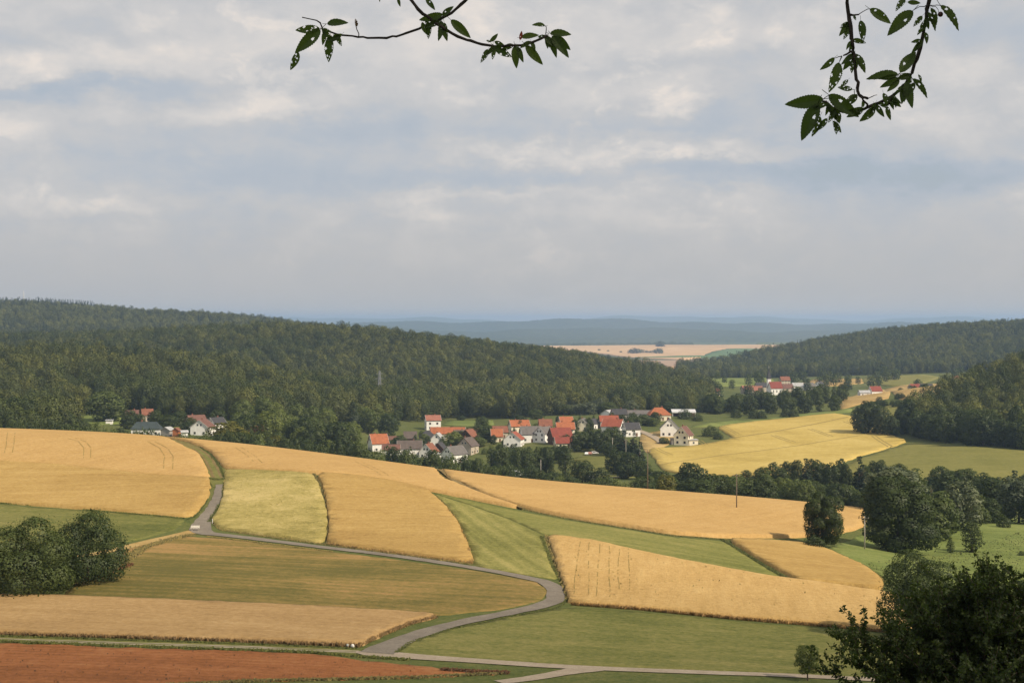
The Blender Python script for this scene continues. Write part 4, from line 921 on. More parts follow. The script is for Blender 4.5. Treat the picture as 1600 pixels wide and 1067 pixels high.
ch('pink house peeping out at the edge of the dark wood', 1495, 590, 5.5, 6, 3.2, 2.6, 20, 'tan', 'pink', D=1250)
# church
def church():
    p = hit(1211, ('D', 1550)); o = empty('church', p, R(12)); mw = plain('wall_white', WALLC['white']); mr = tiles('roof_deep', ROOFC['deep'])
    MB().box(-6, 6, -5, 5, -2, 7).add([(-6, -5, 7), (-6, 5, 7), (-6, 0, 13)], [(0, 1, 2)]).add([(6, -5, 7), (6, 5, 7), (6, 0, 13)], [(0, 2, 1)]).build('wall', mw, o)
    r = MB(); slab(r, [(-6.5, -5.5, 6.5), (6.5, -5.5, 6.5), (6.5, 0, 13.1), (-6.5, 0, 13.1)], .2); slab(r, [(6.5, 5.5, 6.5), (-6.5, 5.5, 6.5), (-6.5, 0, 13.1), (6.5, 0, 13.1)], .2); r.build('roof', mr, o)
    for x in (-3.6, 0, 3.6):
        w = link('window', WIN_F, None, o); w.location = (x, -5, 3.8); w.scale = (.9, 1, 2.0); link('pane', WIN_P, None, w)
    MB().box(-5.6, -2.2, 5.2, 8.6, -2, 16).build('tower', mw, o)
    MB().add([(-6, 4.8, 16.05), (-1.8, 4.8, 16.05), (-1.8, 9, 16.05), (-6, 9, 16.05), (-3.9, 6.9, 27)], [(0, 1, 4), (1, 2, 4), (2, 3, 4), (3, 0, 4), (3, 2, 1, 0)]).build('spire', tiles('roof_dark', ROOFC['dark']), o)
    MB().box(-4.0, -3.8, 6.8, 7.0, 26.5, 29).box(-4.5, -3.3, 6.85, 6.95, 28, 28.2).build('cross', m_gutter, o)
    tag(o, 'white church with steep deep red roof and slender grey spire', 'church')
church()
# open shed at the back of the village
def shed():
    p = hit(1068, 651, 700); o = empty('open_shed', p, R(-2)); w = plain('wall_white', WALLC['white'])
    r = MB(); slab(r, [(-8, -4.5, 3.1), (8, -4.5, 3.1), (8, 4.5, 4.6), (-8, 4.5, 4.6)], .2); r.build('roof', plain('shed_roof', (0.55, 0.55, 0.56)), o)
    MB().box(-7.6, 7.6, 3.9, 4.1, -1, 4.2).build('back_wall', plain('wall_wood', WALLC['wood']), o)
    for x in (-7.4, -2.6, 2.4, 7.4): MB().box(x - .16, x + .16, -4.0, -3.7, -1, 3.1).build('post', w, o)
    MB().box(-7.9, 7.9, -4.35, -4.2, 2.7, 3.1).build('fascia', w, o)
    tag(o, 'open fronted white shed with flat pale roof on posts', 'shed')
shed()

# ------------------------------------------------------------------ poles, masts, pylon
m_pole = plain('weathered_pole', (0.17, 0.135, 0.10)); m_conc = plain('pale_pole', (0.36, 0.33, 0.28)); m_steel = plain('galvanised_steel', (0.42, 0.43, 0.43), 0.6, 0.4); m_ins = plain('insulator', (0.45, 0.42, 0.38), 0.3, 0.5)
def pole(label, px, base, top, arm=True, mat=None, lo=150, r=.13, name='utility_pole', cat='pole'):
    p = hit(px, base, lo); H = (500 - top) / FP * p.y - p.z; o = empty(name, p, R(random.uniform(-25, 25)))
    MB().tube([(0, 0, -.8), (0, 0, H * .5), (0, 0, H)], [r * 1.15, r, r * .75], 8).build('post', mat or m_pole, o, True)
    if arm:
        a = MB().box(-.9, .9, -.16, -.06, H - .55, H - .42).build('crossarm', m_pole, o)
        for x in (-.8, 0, .8): MB().tube([(x, -.11, H - .42), (x, -.11, H - .2)], [.06, .045], 6).build('insulator', m_ins, a)
    return tag(o, label, cat, 'poles in the valley')
pole('wooden pole standing in the long pale wheat field', 1151, 797, 740, True)
pole('wooden pole at the wheat crest in front of the valley hedge', 1012, ('D', 445), 703, True)
pole('pale pole beside the largest dark tree in the valley', 1351, 858, 806, True, m_conc)
for px, D, top, lb in ((845, 700, 718, 'short pale street lamp above the wheat crest by the grove'), (957, 800, 684, 'pale pole in front of the dark tree clump, left one'), (978, 790, 686, 'pale pole in front of the dark tree clump, middle one'), (1000, 780, 690, 'pale pole in front of the dark tree clump, right one')):
    pole(lb, px, ('D', D), top, px > 900, m_conc, r=.16)
pole('slender mast on the conifer topped hill at the far left', 37, ('D', 3230), 455, False, m_steel, r=1.0, name='radio_mast', cat='mast')
def pylon():
    m_steel = plain('pylon_steel', (0.24, 0.25, 0.25), 0.7, 0.3)
    p = hit(593, ('D', 1130)); H = (500 - 580) / FP * p.y - p.z; o = empty('lattice_pylon', p, R(20)); b = MB(); n = 9; w0, w1 = 1.7, .4
    def c(i, k):
        t = i / n; w = w0 + (w1 - w0) * t; return ((-1, 1, 1, -1)[k] * w, (-1, -1, 1, 1)[k] * w, t * H)
    for k in range(4): MB().tube([c(0, k), c(n, k)], .26, 5).build('leg', m_steel, o)
    for i in range(n):
        for k in range(4): b.tube([c(i, k), c(i + 1, (k + 1) % 4)], .14, 4); b.tube([c(i + 1, k), c(i + 1, (k + 1) % 4)], .12, 4)
    b.build('bracing', m_steel, o)
    for z, l in ((.93, 2.6), (.80, 3.6), (.67, 2.8)): MB().tube([(-l, 0, H * z), (0, 0, H * z + .5), (l, 0, H * z)], [.08, .16, .08], 5).build('crossarm', m_steel, o)
    tag(o, 'steel lattice pylon rising from the trees before the left hill', 'pylon')
pylon()

# ------------------------------------------------------------------ small things
def bench():
    p = hit(305, 829.5); p.z += .2; o = empty('stone_bench', p, R(4)); m = plain('pale_stone', (0.66, 0.62, 0.55))
    MB().box(-.85, .85, -.24, .24, .40, .54).build('seat', m, o)
    for x in (-.62, .62): MB().box(x - .1, x + .1, -.18, .18, -.3, .40).build('leg', plain('stone_leg', (0.3, 0.27, 0.23)), o)
    MB().box(-.85, .85, .22, .30, .60, .86).build('backrest', m, o)
    for x in (-.6, .6): MB().box(x - .05, x + .05, .24, .28, .54, .60).build('bracket', m, o)
    tag(o, 'pale bench at the road junction below the track', 'bench')
bench()
p = hit(332, 818); q = MB().tube([(0, 0, -.3), (0, 0, .9), (0, 0, 1.0)], [.07, .07, .03], 8).add([(-.075, -.075, .7), (.075, -.075, .7), (.075, .075, .7), (-.075, .075, .7), (-.075, -.075, .82), (.075, -.075, .82), (.075, .075, .82), (-.075, .075, .82)], [(0,1,5,4),(1,2,6,5),(2,3,7,6),(3,0,4,7)]).build('marker_post', plain('white_paint', (0.72, 0.70, 0.66))); q.location = p
tag(q, 'white marker post in the tall grass at the junction', 'post')
for px, py, s, lb in ((551, 1013, .22, 'white boundary stone at the corner of the dull wheat strip'), (543, 1012, .17, 'small grey stone left of the white boundary stone')):
    bm = bmesh.new(); bmesh.ops.create_icosphere(bm, subdivisions=2, radius=s)
    for v in bm.verts: v.co *= random.uniform(.82, 1.15); v.co.z *= 1.1
    me = bpy.data.meshes.new('stone'); bm.to_mesh(me); bm.free(); o = link('boundary_stone', me, plain('stone_white' if s > .2 else 'stone_grey', (0.75, 0.72, 0.66) if s > .2 else (0.4, 0.4, 0.36))); o.location = hit(px, py) + Vector((0, 0, .35)); tag(o, lb, 'stone', 'stones by the grass track')
def car(label, px, D, col, yaw, van=False, z=0):
    p = hit(px, ('D', D)); o = empty('camper_van' if van else 'parked_car', (p.x, p.y, p.z + z), R(yaw)); L, W, H = (5.6, 2.0, 2.6) if van else (4.2, 1.75, 1.45)
    mc = plain('car_paint_' + label.split()[0], col, 0.35, 0.5, 0.03)
    if van: prof = [(-L/2, .45), (L/2, .45), (L/2, 1.1), (L*.43, 1.35), (L*.30, H), (-L*.47, H), (-L/2, H - .3)]
    else: prof = [(-L/2, .35), (L/2, .35), (L/2, .72), (L*.24, .9), (L*.1, H), (-L*.3, H), (-L*.44, .95), (-L/2, .85)]
    n = len(prof); b = MB().add([(x, -W/2, z_) for x, z_ in prof] + [(x, W/2, z_) for x, z_ in prof], [tuple(range(n)), tuple(reversed(range(n, 2*n)))] + [(i, i + n, (i+1) % n + n, (i+1) % n) for i in range(n)])
    b.build('body', mc, o)
    zz = (1.35, 2.1) if van else (.95, 1.34)
    for y in (-W/2 - .01, W/2 + .01): MB().box(-L*.28, L*(.28 if van else .1), y - .015, y + .015, *zz).build('window', m_glass, o)
    mt = plain('tyre', (0.03, 0.03, 0.03))
    for x in (-L*.31, L*.31):
        for y in (-W/2 + .08, W/2 - .08):
            w = MB().tube([(x, y - .11, .32), (x, y + .11, .32)], .32, 12).build('wheel', mt, o); MB().tube([(x, y - .13, .32), (x, y + .13, .32)], .17, 8).build('rim', m_steel, w)
    tag(o, label, 'van' if van else 'car', 'parked vehicles in the valley')
car('white camper van half hidden by bushes at the foot of the grove', 806, 700, (0.75, 0.75, 0.74), 8, True, 2.2)
car('white car parked under the dark trees, leftmost of three', 917, 805, (0.74, 0.74, 0.74), 80)
car('reddish car parked under the dark trees, middle of three', 922, 806, (0.45, 0.2, 0.14), 75)
car('pale car parked under the dark trees, rightmost of three', 929, 808, (0.70, 0.68, 0.66), 10)
car('white vehicle parked beside the round tree on the pasture', 927, 705, (0.75, 0.75, 0.74), 5)

# ------------------------------------------------------------------ woods on the hills (one mass each)
def forest_protos():
    col = bpy.data.collections.new('wood_kinds'); k = 0
    mw_d = leafmat('woodland_dark', (0.066, 0.086, 0.028), 0.12, 0.28, .3); mw_l = leafmat('woodland_light', (0.130, 0.144, 0.044), 0.14, 0.28, .3)
    for kind, H, W, n, size, mat, seeds in (('dome', 17, 11.5, 2100, .60, m_leaf_wood, (101, 102)), ('dome', 19, 10, 1800, .58, m_leaf_wood, (103,)), ('dome', 18, 11, 2000, .58, mw_d, (104, 105)), ('dome', 15, 10.5, 1800, .58, mw_l, (106,)), ('cone', 19, 7, 900, .65, m_needle, (107, 108))):
        for s in seeds:
            V, F_, t = crown_arrays(kind, H, W, n, size, s, .14, .1); me = raw_mesh('wood', V, F_, t); shade(me); me.materials.append(mat)
            o = bpy.data.objects.new('wood_kind_%d' % k, me); col.objects.link(o); k += 1
    return col
WK = forest_protos()
def wood(name, label, X, Y, sc, idx):
    Z = tz(X, Y) - .3; n = len(X); me = bpy.data.meshes.new(name); me.vertices.add(n); me.vertices.foreach_set('co', np.stack([X, Y, Z], -1).ravel())
    for nm, arr, ty in (('sc', sc, 'FLOAT'), ('rz', rng.uniform(0, 6.28, n), 'FLOAT'), ('ki', idx, 'INT')):
        a = me.attributes.new(nm, ty, 'POINT'); a.data.foreach_set('value', arr.astype(np.float32 if ty == 'FLOAT' else np.int32))
    o = link(name, me); ng = bpy.data.node_groups.get('scatter_wood')
    if not ng:
        ng = bpy.data.node_groups.new('scatter_wood', 'GeometryNodeTree')
        ng.interface.new_socket('Geometry', in_out='INPUT', socket_type='NodeSocketGeometry'); ng.interface.new_socket('Geometry', in_out='OUTPUT', socket_type='NodeSocketGeometry')
        N = ng.nodes; Lk = ng.links; gi = N.new('NodeGroupInput'); go = N.new('NodeGroupOutput'); ip = N.new('GeometryNodeInstanceOnPoints'); ci = N.new('GeometryNodeCollectionInfo')
        ci.inputs[0].default_value = WK; ci.inputs[1].default_value = True; ci.inputs[2].default_value = True
        def na(nm, ty):
            q = N.new('GeometryNodeInputNamedAttribute'); q.data_type = ty; q.inputs[0].default_value = nm; return q.outputs[0]
        cx = N.new('ShaderNodeCombineXYZ'); Lk.new(na('rz', 'FLOAT'), cx.inputs[2])
        Lk.new(gi.outputs[0], ip.inputs['Points']); Lk.new(ci.outputs[0], ip.inputs['Instance']); ip.inputs['Pick Instance'].default_value = True
        Lk.new(na('ki', 'INT'), ip.inputs['Instance Index']); Lk.new(cx.outputs[0], ip.inputs['Rotation']); Lk.new(na('sc', 'FLOAT'), ip.inputs['Scale']); Lk.new(ip.outputs[0], go.inputs[0])
    md = o.modifiers.new('scatter', 'NODES'); md.node_group = ng
    return tag(o, label, 'forest', None, 'stuff')
def scatter(px0, px1, lo, hi, step, conifer=0.12, clumps=None, light=0.0):
    Ds = np.arange(min(lo[1]), max(hi[1]), step); P = []
    for D in Ds:
        xs = np.arange((px0 - 800) / FP * D, (px1 - 800) / FP * D, step); P.append(np.stack([xs, np.full(len(xs), D)], -1))
    P = np.concatenate(P); P += rng.uniform(-.42, .42, P.shape) * step; px = P[:, 0] / P[:, 1] * FP + 800
    ok = (P[:, 1] > np.interp(px, *lo)) & (P[:, 1] < np.interp(px, *hi))
    for x, y, r in NOBUILD: ok &= (P[:, 0] - x) ** 2 + (P[:, 1] - y) ** 2 > r * r
    P = P[ok]; n = len(P); px = px[ok]
    q = np.sin(P[:, 0] * .011 + 1.3) * np.sin(P[:, 1] * .009 + .4) + .5 * np.sin(P[:, 0] * .031 + P[:, 1] * .02)
    pc = np.clip(conifer + .35 * (q > .85), 0, 1)
    if clumps is not None: pc = np.maximum(pc, clumps(px, P[:, 1]))
    q2 = np.sin(P[:, 0] * .017 + 2.1 + np.sin(P[:, 1] * .013)) * np.sin(P[:, 1] * .021 + .9 + np.sin(P[:, 0] * .008)) + rng.normal(0, .45, n) + light
    idx = np.where(q2 > .75, 5, np.where(q2 < -.45, rng.integers(3, 5, n), rng.integers(0, 3, n)))
    idx = np.where(rng.random(n) < pc, rng.integers(6, 8, n), idx)
    return P[:, 0], P[:, 1], rng.uniform(.62, 1.22, n) * (step / 7.6) ** .35, idx
for px, D, r in ((155, 900, 34), (628, 1150, 12), (735, 1075, 26)):
    p = hit(px, ('D', D)); NOBUILD.append((p.x, p.y, r))
LO = ([-330, 40, 110, 130, 200, 350, 450, 600, 690, 770, 800, 950, 1080, 1110], [640, 700, 780, 930, 950, 905, 900, 1010, 1080, 1090, 1075, 1115, 1150, 1260])
HI = ([-330, 500, 800, 1000, 1110], [1960, 1900, 1800, 1680, 1560])
wood('hillside_wood', 'dark green wood covering the long hill on the left', *scatter(-330, 1110, LO, HI, 7.5, .025))
wood('hillside_wood', 'hazier wooded hill rising behind at the far left with conifers on top', *scatter(-330, 640, ([-330, 640], [2350, 2350]), ([-330, 640], [3330, 3250]), 9.5, .12, lambda px, D: .8 * ((D > 3080) & (px < 150)), .9))  # mostly light foliage here: its paler colour stands in for extra haze
wood('hillside_wood', 'dark wooded spur behind the left hill, in front of the golden plain', *scatter(700, 1040, ([700, 1040], [2020, 2080]), ([700, 900, 1040], [2520, 2480, 2330]), 8.5, .1))
wood('hillside_wood', 'wooded hill on the right behind the church village', *scatter(1062, 1880, ([1062, 1300, 1500, 1880], [2080, 2110, 2150, 2150]), ([1062, 1110, 1200, 1400, 1880], [2480, 2560, 2760, 2980, 2990]), 8.8, .12))
_wx = np.array(WX); wood('hillside_wood', 'dark wood on the near slope at the right edge, behind its front trees', _wx[:, 0], _wx[:, 1], rng.uniform(.95, 1.2, len(_wx)), rng.integers(0, 6, len(_wx)))
# woods too far off to tell trees apart: a bumpy canopy over the far ground
def far_wood(label, px0, px1, D0, D1, h, rows=70, cols=150, cut=None):
    Ds = np.exp(np.linspace(math.log(D0), math.log(D1), rows)); pxs = np.linspace(px0, px1, cols)
    Y = np.repeat(Ds[:, None], cols, 1); X = (pxs[None] - 800) / FP * Y; X = X + rng.normal(0, 3, X.shape)
    ed = np.minimum(np.minimum(np.arange(rows), rows - 1 - np.arange(rows))[:, None], np.minimum(np.arange(cols), cols - 1 - np.arange(cols))[None])
    Z = tz(X, Y) + np.where(ed == 0, -4, h * rng.uniform(.55, 1.15, X.shape))
    V = np.stack([X, Y, Z], -1).reshape(-1, 3); i = np.arange(rows - 1)[:, None] * cols + np.arange(cols - 1)[None]
    F_ = np.stack([i, i + 1, i + cols + 1, i + cols], -1).reshape(-1, 4)
    me = raw_mesh('far_wood', V, F_, rng.random(len(V))); me.materials.append(m_leaf_wood)
    tag(link('far_wood', me), label, 'forest', None, 'stuff')
far_wood('dark wood line just behind the far golden plain', 560, 1085, 7300, 8600, 16, 24, 160)
far_wood('low wood strip behind the right end of the golden plain', 1180, 1500, 7300, 8300, 14, 20, 90)
far_wood('bluish forest covering the long far hills', -200, 1800, 9300, 14500, 22, 110, 420)

# ------------------------------------------------------------------ tall grass and stalks along the field edges
m_tuft_g = leafmat('verge_grass', (0.115, 0.130, 0.036), 0.2, 0.3); m_tuft_s = leafmat('straw', (0.46, 0.295, 0.115), 0.45, 0.15); m_tuft_o = leafmat('dry_verge', (0.25, 0.205, 0.075), 0.2, 0.3); m_tuft_b = leafmat('russet_weeds', (0.17, 0.085, 0.04), 0.2, 0.2)
m_tuft_d = leafmat('dull_straw', (0.42, 0.265, 0.115), 0.45, 0.15)
TF = [('stalks', [(-330,979),(0,992),(200,998),(400,1005),(562,1011)], .5, 5200, .72, m_tuft_d, 'ragged lower edge of the dull wheat strip'),
 ('stalks', [(562,1010),(598,993),(640,976),(682,965)], .5, 1600, .7, m_tuft_d, 'ragged right edge of the dull wheat strip'),
 ('verge_grass', [(-330,977),(0,994),(200,1000),(400,1007),(556,1014)], .9, 3000, .45, m_tuft_g, 'green verge under the dull wheat strip'),
 ('verge_grass', [(-330,992),(0,1002),(170,1009),(300,1013),(480,1019),(560,1026),(640,1031)], 1.2, 5000, .55, m_tuft_g, 'weedy verge between grass track and red earth'),
 ('dry_grass', [(250,1071),(400,1064),(520,1062),(640,1059),(790,1052)], 1.2, 2600, .6, m_tuft_o, 'straw coloured grass below the red earth'),
 ('weeds', [(690,1047),(740,1050),(795,1052)], 1.0, 700, .8, m_tuft_b, 'russet weeds at the right tip of the red earth'),
 ('weeds', [(165,898),(185,890),(205,882)], 1.6, 420, .9, m_tuft_b, 'russet weeds beside the dark shrubs'),
 ('dry_grass', [(120,915),(170,892),(205,870),(225,856),(270,842),(300,836)], 2.2, 2600, .9, m_tuft_o, 'dry tall grass from the shrubs to the junction'),
 ('dry_grass', [(322,838),(360,842),(440,852),(520,862)], .6, 1300, .4, m_tuft_o, 'dry fringe below the road beside the junction'),
 ('verge_grass', [(332,815),(345,828),(440,842),(510,851),(640,869),(738,882)], .7, 3000, .5, m_tuft_o, 'verge above the road along the ochre wheat'),
 ('verge_grass', [(327,757),(322,783),(305,807),(292,812)], .8, 1300, .5, m_tuft_g, 'verge left of the road below the track'),
 ('verge_grass', [(352,757),(349,783),(334,806),(328,816)], 1.2, 1600, .7, m_tuft_g, 'verge right of the road below the track'),
 ('verge_grass', [(322,747),(340,750),(352,748)], 1.4, 700, .7, m_tuft_g, 'grassy patch where the track meets the asphalt'),
 ('verge_grass', [(312,698),(330,711),(344,730),(350,745)], .9, 1100, .6, m_tuft_g, 'verge right of the climbing track'),
 ('verge_grass', [(290,702),(314,715),(324,735)], .7, 700, .5, m_tuft_g, 'verge left of the climbing track'),
 ('verge_grass', [(-330,771),(0,786),(100,793),(170,800),(288,810)], .7, 2600, .6, m_tuft_g, 'weedy line below the ochre wheat on the left'),
 ('verge_grass', [(490,741),(506,770),(514,810),(511,849)], .6, 1500, .8, m_tuft_o, 'tall edge between tall grass and ochre wheat'),
 ('verge_grass', [(1128,843),(1160,863),(1205,890),(1243,911)], .9, 2400, .7, m_tuft_g, 'dark weedy line left of the small ochre field'),
 ('verge_grass', [(760,777),(830,799),(900,813),(1050,837),(1130,843),(1240,846)], .6, 2600, .5, m_tuft_o, 'weedy line under the long wheat field'),
 ('dry_grass', [(853,838),(860,855),(868,880),(880,910),(888,938)], .8, 1800, .8, m_tuft_o, 'pale tall grass left of the wheat with tramlines'),
 ('verge_grass', [(846,838),(854,860),(864,885),(876,908)], .7, 1100, .5, m_tuft_g, 'green edge of the mown fan'),
 ('stalks', [(893,945),(1000,953),(1150,968),(1300,980),(1420,991)], .4, 4200, .72, m_tuft_s, 'ragged lower edge of the wheat with tramlines'),
 ('stalks', [(512,851),(650,870),(738,881),(727,845),(713,815),(690,787),(664,766)], .4, 3000, .7, m_tuft_s, 'ragged edge of the ochre wheat with the curved side'),
 ('verge_grass', [(670,('D',448)),(690,746),(716,759),(748,773),(818,797)], 1.0, 1800, .9, m_tuft_o, 'weeds along the headland between the wheat fields'),
 ('verge_grass', [(1246,911),(1300,916),(1376,925)], .6, 900, .5, m_tuft_g, 'line between the ochre point and the pale wheat'),
 ('verge_grass', [(1252,850),(1290,858),(1350,885),(1380,908)], 1.2, 1500, .7, m_tuft_o, 'rough grass right of the small ochre field'),
 ('verge_grass', [(90,934),(250,941),(500,951),(682,963)], .5, 2600, .4, m_tuft_g, 'dark grass line above the dull wheat strip'),
 ('verge_grass', [(890,920),(884,940),(870,950),(800,963),(700,984),(640,1004),(618,1020)], .6, 2000, .35, m_tuft_g, 'grass on the outer side of the road bend'),
 ('verge_grass', [(250,('D',448)),(320,('D',466)),(400,('D',464)),(600,('D',458))], .5, 1500, .35, m_tuft_s, 'stalks on the crest of the wheat band')]
for nm, pts, w, n, h, mt, lb in TF:
    if nm == 'stalks': n = int(n * .6); h = h * .95
    lift = 0.02; tufts(nm, pts, w * .6, int(n * 1.3), h * (.8 if nm == 'stalks' else .42), mt, lb, base=lift, wide=.05 if nm == 'stalks' else .07)

# scattered clumps that break up the smooth meadows
def clumps(label, pix, n, h, mat, w=.18):
    P = [hit(*p).xy for p in pix]; A = np.array([tuple(p) for p in P]); x0, y0 = A.min(0); x1, y1 = A.max(0)
    x = rng.uniform(x0, x1, n * 4); y = rng.uniform(y0, y1, n * 4); ok = inside(x, y, A); x, y = x[ok][:n], y[ok][:n]; z = tz(x, y); n = len(x)
    hh = h * rng.uniform(.3, 1.3, n); a = rng.uniform(0, math.pi, n); ww = w * rng.uniform(.6, 1.8, n); dx = np.cos(a) * ww; dy = np.sin(a) * ww; lx, ly = rng.normal(0, .3, (2, n)) * hh
    V = np.stack([np.stack([x - dx, y - dy, z], -1), np.stack([x + dx, y + dy, z], -1), np.stack([x + dx + lx, y + dy + ly, z + hh], -1), np.stack([x - dx + lx, y - dy + ly, z + hh * .8], -1)], 1).reshape(-1, 3)
    Fq = np.arange(4 * n).reshape(-1, 4); Fq[dx < 0] = Fq[dx < 0][:, ::-1]
    me = raw_mesh('grass_clumps', V, Fq, np.repeat(rng.random(n), 4)); N_ = rng.normal(0, .3, (4 * n, 3)) + np.array([0, 0, 1.0]); N_ /= np.linalg.norm(N_, axis=1, keepdims=True); me.polygons.foreach_set('use_smooth', np.ones(n, bool)); me.normals_split_custom_set_from_vertices(N_.tolist()); me.materials.append(mat)
    tag(link('grass_clumps', me), label, 'grass', None, 'stuff')
clumps('blades standing up in the pale tall grass field', [(352,735),(488,742),(503,770),(511,810),(507,849),(440,840),(335,818),(347,785)], 9000, .5, leafmat('tall_blades', (0.34, 0.285, 0.10), .2, .2), .05)
clumps('weeds in the red earth', [(0,1006),(480,1023),(780,1052),(500,1061),(0,1075)], 260, .22, m_tuft_b, .06)
clumps('weeds among the wheat with tramlines', [(900,852),(1200,907),(1400,935),(1400,980),(900,942)], 420, .78, m_tuft_o, .07)
clumps('rushes on the lush valley pasture', [(1350,880),(1600,830),(1600,940),(1420,925)], 2500, .3, m_tuft_g, .1)

# ------------------------------------------------------------------ foreground cherry tree at the lower right
m_cherry = leafmat('cherry_leaves', (0.072, 0.100, 0.024), 0.4, 0.32)
def front_cherry():
    D = 42.0; x0 = (1550 - 800) / FP * D; g0 = gz(x0, D); o = empty('cherry_tree', (x0, D, g0)); g = np.random.default_rng(5)
    zc = (500 - 1090) / FP * D - g0; top = zc + 2.6
    tb = MB(); tb.tube([(0, 0, -.6), (0, 0, 1.2), (.1, 0, zc * .6), (.05, 0, zc + 1.0)], [.24, .19, .15, .05], 9)
    Vs = []; tn = []; tips = []
    for i in range(110):
        ph = g.uniform(0, 6.28); el = g.uniform(-.45, 1.35); rr = g.uniform(2.4, 3.5) * (1.0 if el < .9 else .95)
        tips.append(np.array([math.cos(ph) * math.cos(el) * rr * (1.3 if math.cos(ph) > 0 else .82), math.sin(ph) * math.cos(el) * rr, zc + math.sin(el) * rr * 1.0]))
    for px, py in ((1292, 1050), (1308, 992), (1330, 990), (1345, 988), (1300, 1010), (1372, 968), (1392, 972), (1378, 992), (1462, 905), (1505, 900), (1530, 888), (1545, 886), (1582, 892), (1592, 884), (1520, 912), (1560, 905), (1430, 925), (1480, 935), (1450, 960), (1400, 1000), (1330, 1030), (1360, 1040)):
        tips.append(np.array([(px - 800) / FP * D - x0, g.uniform(-1.4, .6), (500 - py) / FP * D - g0]))
    for t in tips:
        s = np.array([.08, 0, g.uniform(zc * .45, zc * .8)]); mid = s * .45 + t * .55 + np.array([0, 0, g.uniform(-.1, .35)]); P = [s, s * .75 + mid * .25, mid, mid * .4 + t * .6 + np.array([0, 0, .1]), t]
        tb.tube([tuple(p) for p in P], [.05, .04, .03, .018, .006], 5)
        segs = [(P[k], P[k + 1]) for k in range(1, 4)]
        shoots = [(segs[k][0] * (1 - f) + segs[k][1] * f, f) for k in range(3) for f in g.uniform(0, 1, 6)]
        runs = [(P[2], P[3]), (P[3], P[4])]
        for b, f in shoots:
            d = g.normal(size=3); d[2] = abs(d[2]) * .8 + .25; d /= np.linalg.norm(d); L = g.uniform(.5, 1.15); runs.append((b, b + d * L)); tb.tube([tuple(b), tuple(b + d * L)], [.012, .004], 4)
        for a, b in runs:
            L = np.linalg.norm(b - a); n = int(L * 50) + 8; f = g.random(n)[:, None]; base = a + (b - a) * f; d = g.normal(size=(n, 3)); d[:, 2] -= .25; d /= np.linalg.norm(d, axis=1, keepdims=True)
            r = g.normal(size=(n, 3)); w = np.cross(d, r); w /= np.linalg.norm(w, axis=1, keepdims=True); ll = g.uniform(.085, .14, (n, 1)); ww = ll * .29; nrm = np.cross(d, w)
            base = base + d * .02
            Vs.append(np.stack([base, base + d * ll * .45 + w * ww + nrm * ll * .08, base + d * ll - nrm * ll * .12, base + d * ll * .45 - w * ww + nrm * ll * .08], 1).reshape(-1, 3)); tn.append(np.repeat(g.random(n), 4))
    V = np.concatenate(Vs); tb.build('trunk', m_bark, o, True)
    me = raw_mesh('leaves', V, np.arange(len(V)).reshape(-1, 4), np.concatenate(tn)); me.materials.append(m_cherry); tag(link('leaves', me, None, o), kind='stuff')
    tag(o, 'dark leafy cherry tree filling the lower right corner', 'tree')
front_cherry()

# ------------------------------------------------------------------ the cherry tree overhead, its twigs hanging into view
def leaf_mesh(seed, holes, wide=.5):
    """one cherry leaf, 1 long: folded along its midrib, toothed edge, holes eaten into it"""
    g = np.random.default_rng(seed); nu, nv = 28, 16; V = []; H = [(g.uniform(.15, .9), g.uniform(-.8, .8), g.uniform(.02, .05)) for _ in range(holes)]
    for i in range(nu + 1):
        u = i / nu; prof = wide * .5 * (math.sin(math.pi * min(1, u ** .85)) ** .75) * (1 - .25 * u) + .002
        prof *= 1 + (.07 if i % 2 else -.04) * (0.1 < u < .95)
        for j in range(nv + 1):
            v = j / nv * 2 - 1; V.append((v * prof, u, abs(v) * prof * .42 - .22 * (u - .3) ** 2 + .012 * math.sin(u * 40) * abs(v)))
    Fc = []
    for i in range(nu):
        for j in range(nv):
            u = (i + .5) / nu; v = (j + .5) / nv * 2 - 1; pw = wide * .5 * math.sin(math.pi * u ** .85) ** .75
            if any((u - a) ** 2 + ((v - b) * pw) ** 2 < c * c for a, b, c in H) and abs(v) > .1: continue
            a = i * (nv + 1) + j; Fc.append((a, a + 1, a + nv + 2, a + nv + 1))
    for k in range(len(V)): pass
    b = MB().add(V, Fc); b.tube([(0, -.22, .03), (0, -.08, .0), (0, .04, .0)], [.010, .010, .008], 5)
    me = mesh('leaf', b.V, b.F, True); a = me.attributes.new('tone', 'FLOAT', 'POINT'); a.data.foreach_set('value', [float(.35 + .3 * g.random())] * len(b.V)); return me
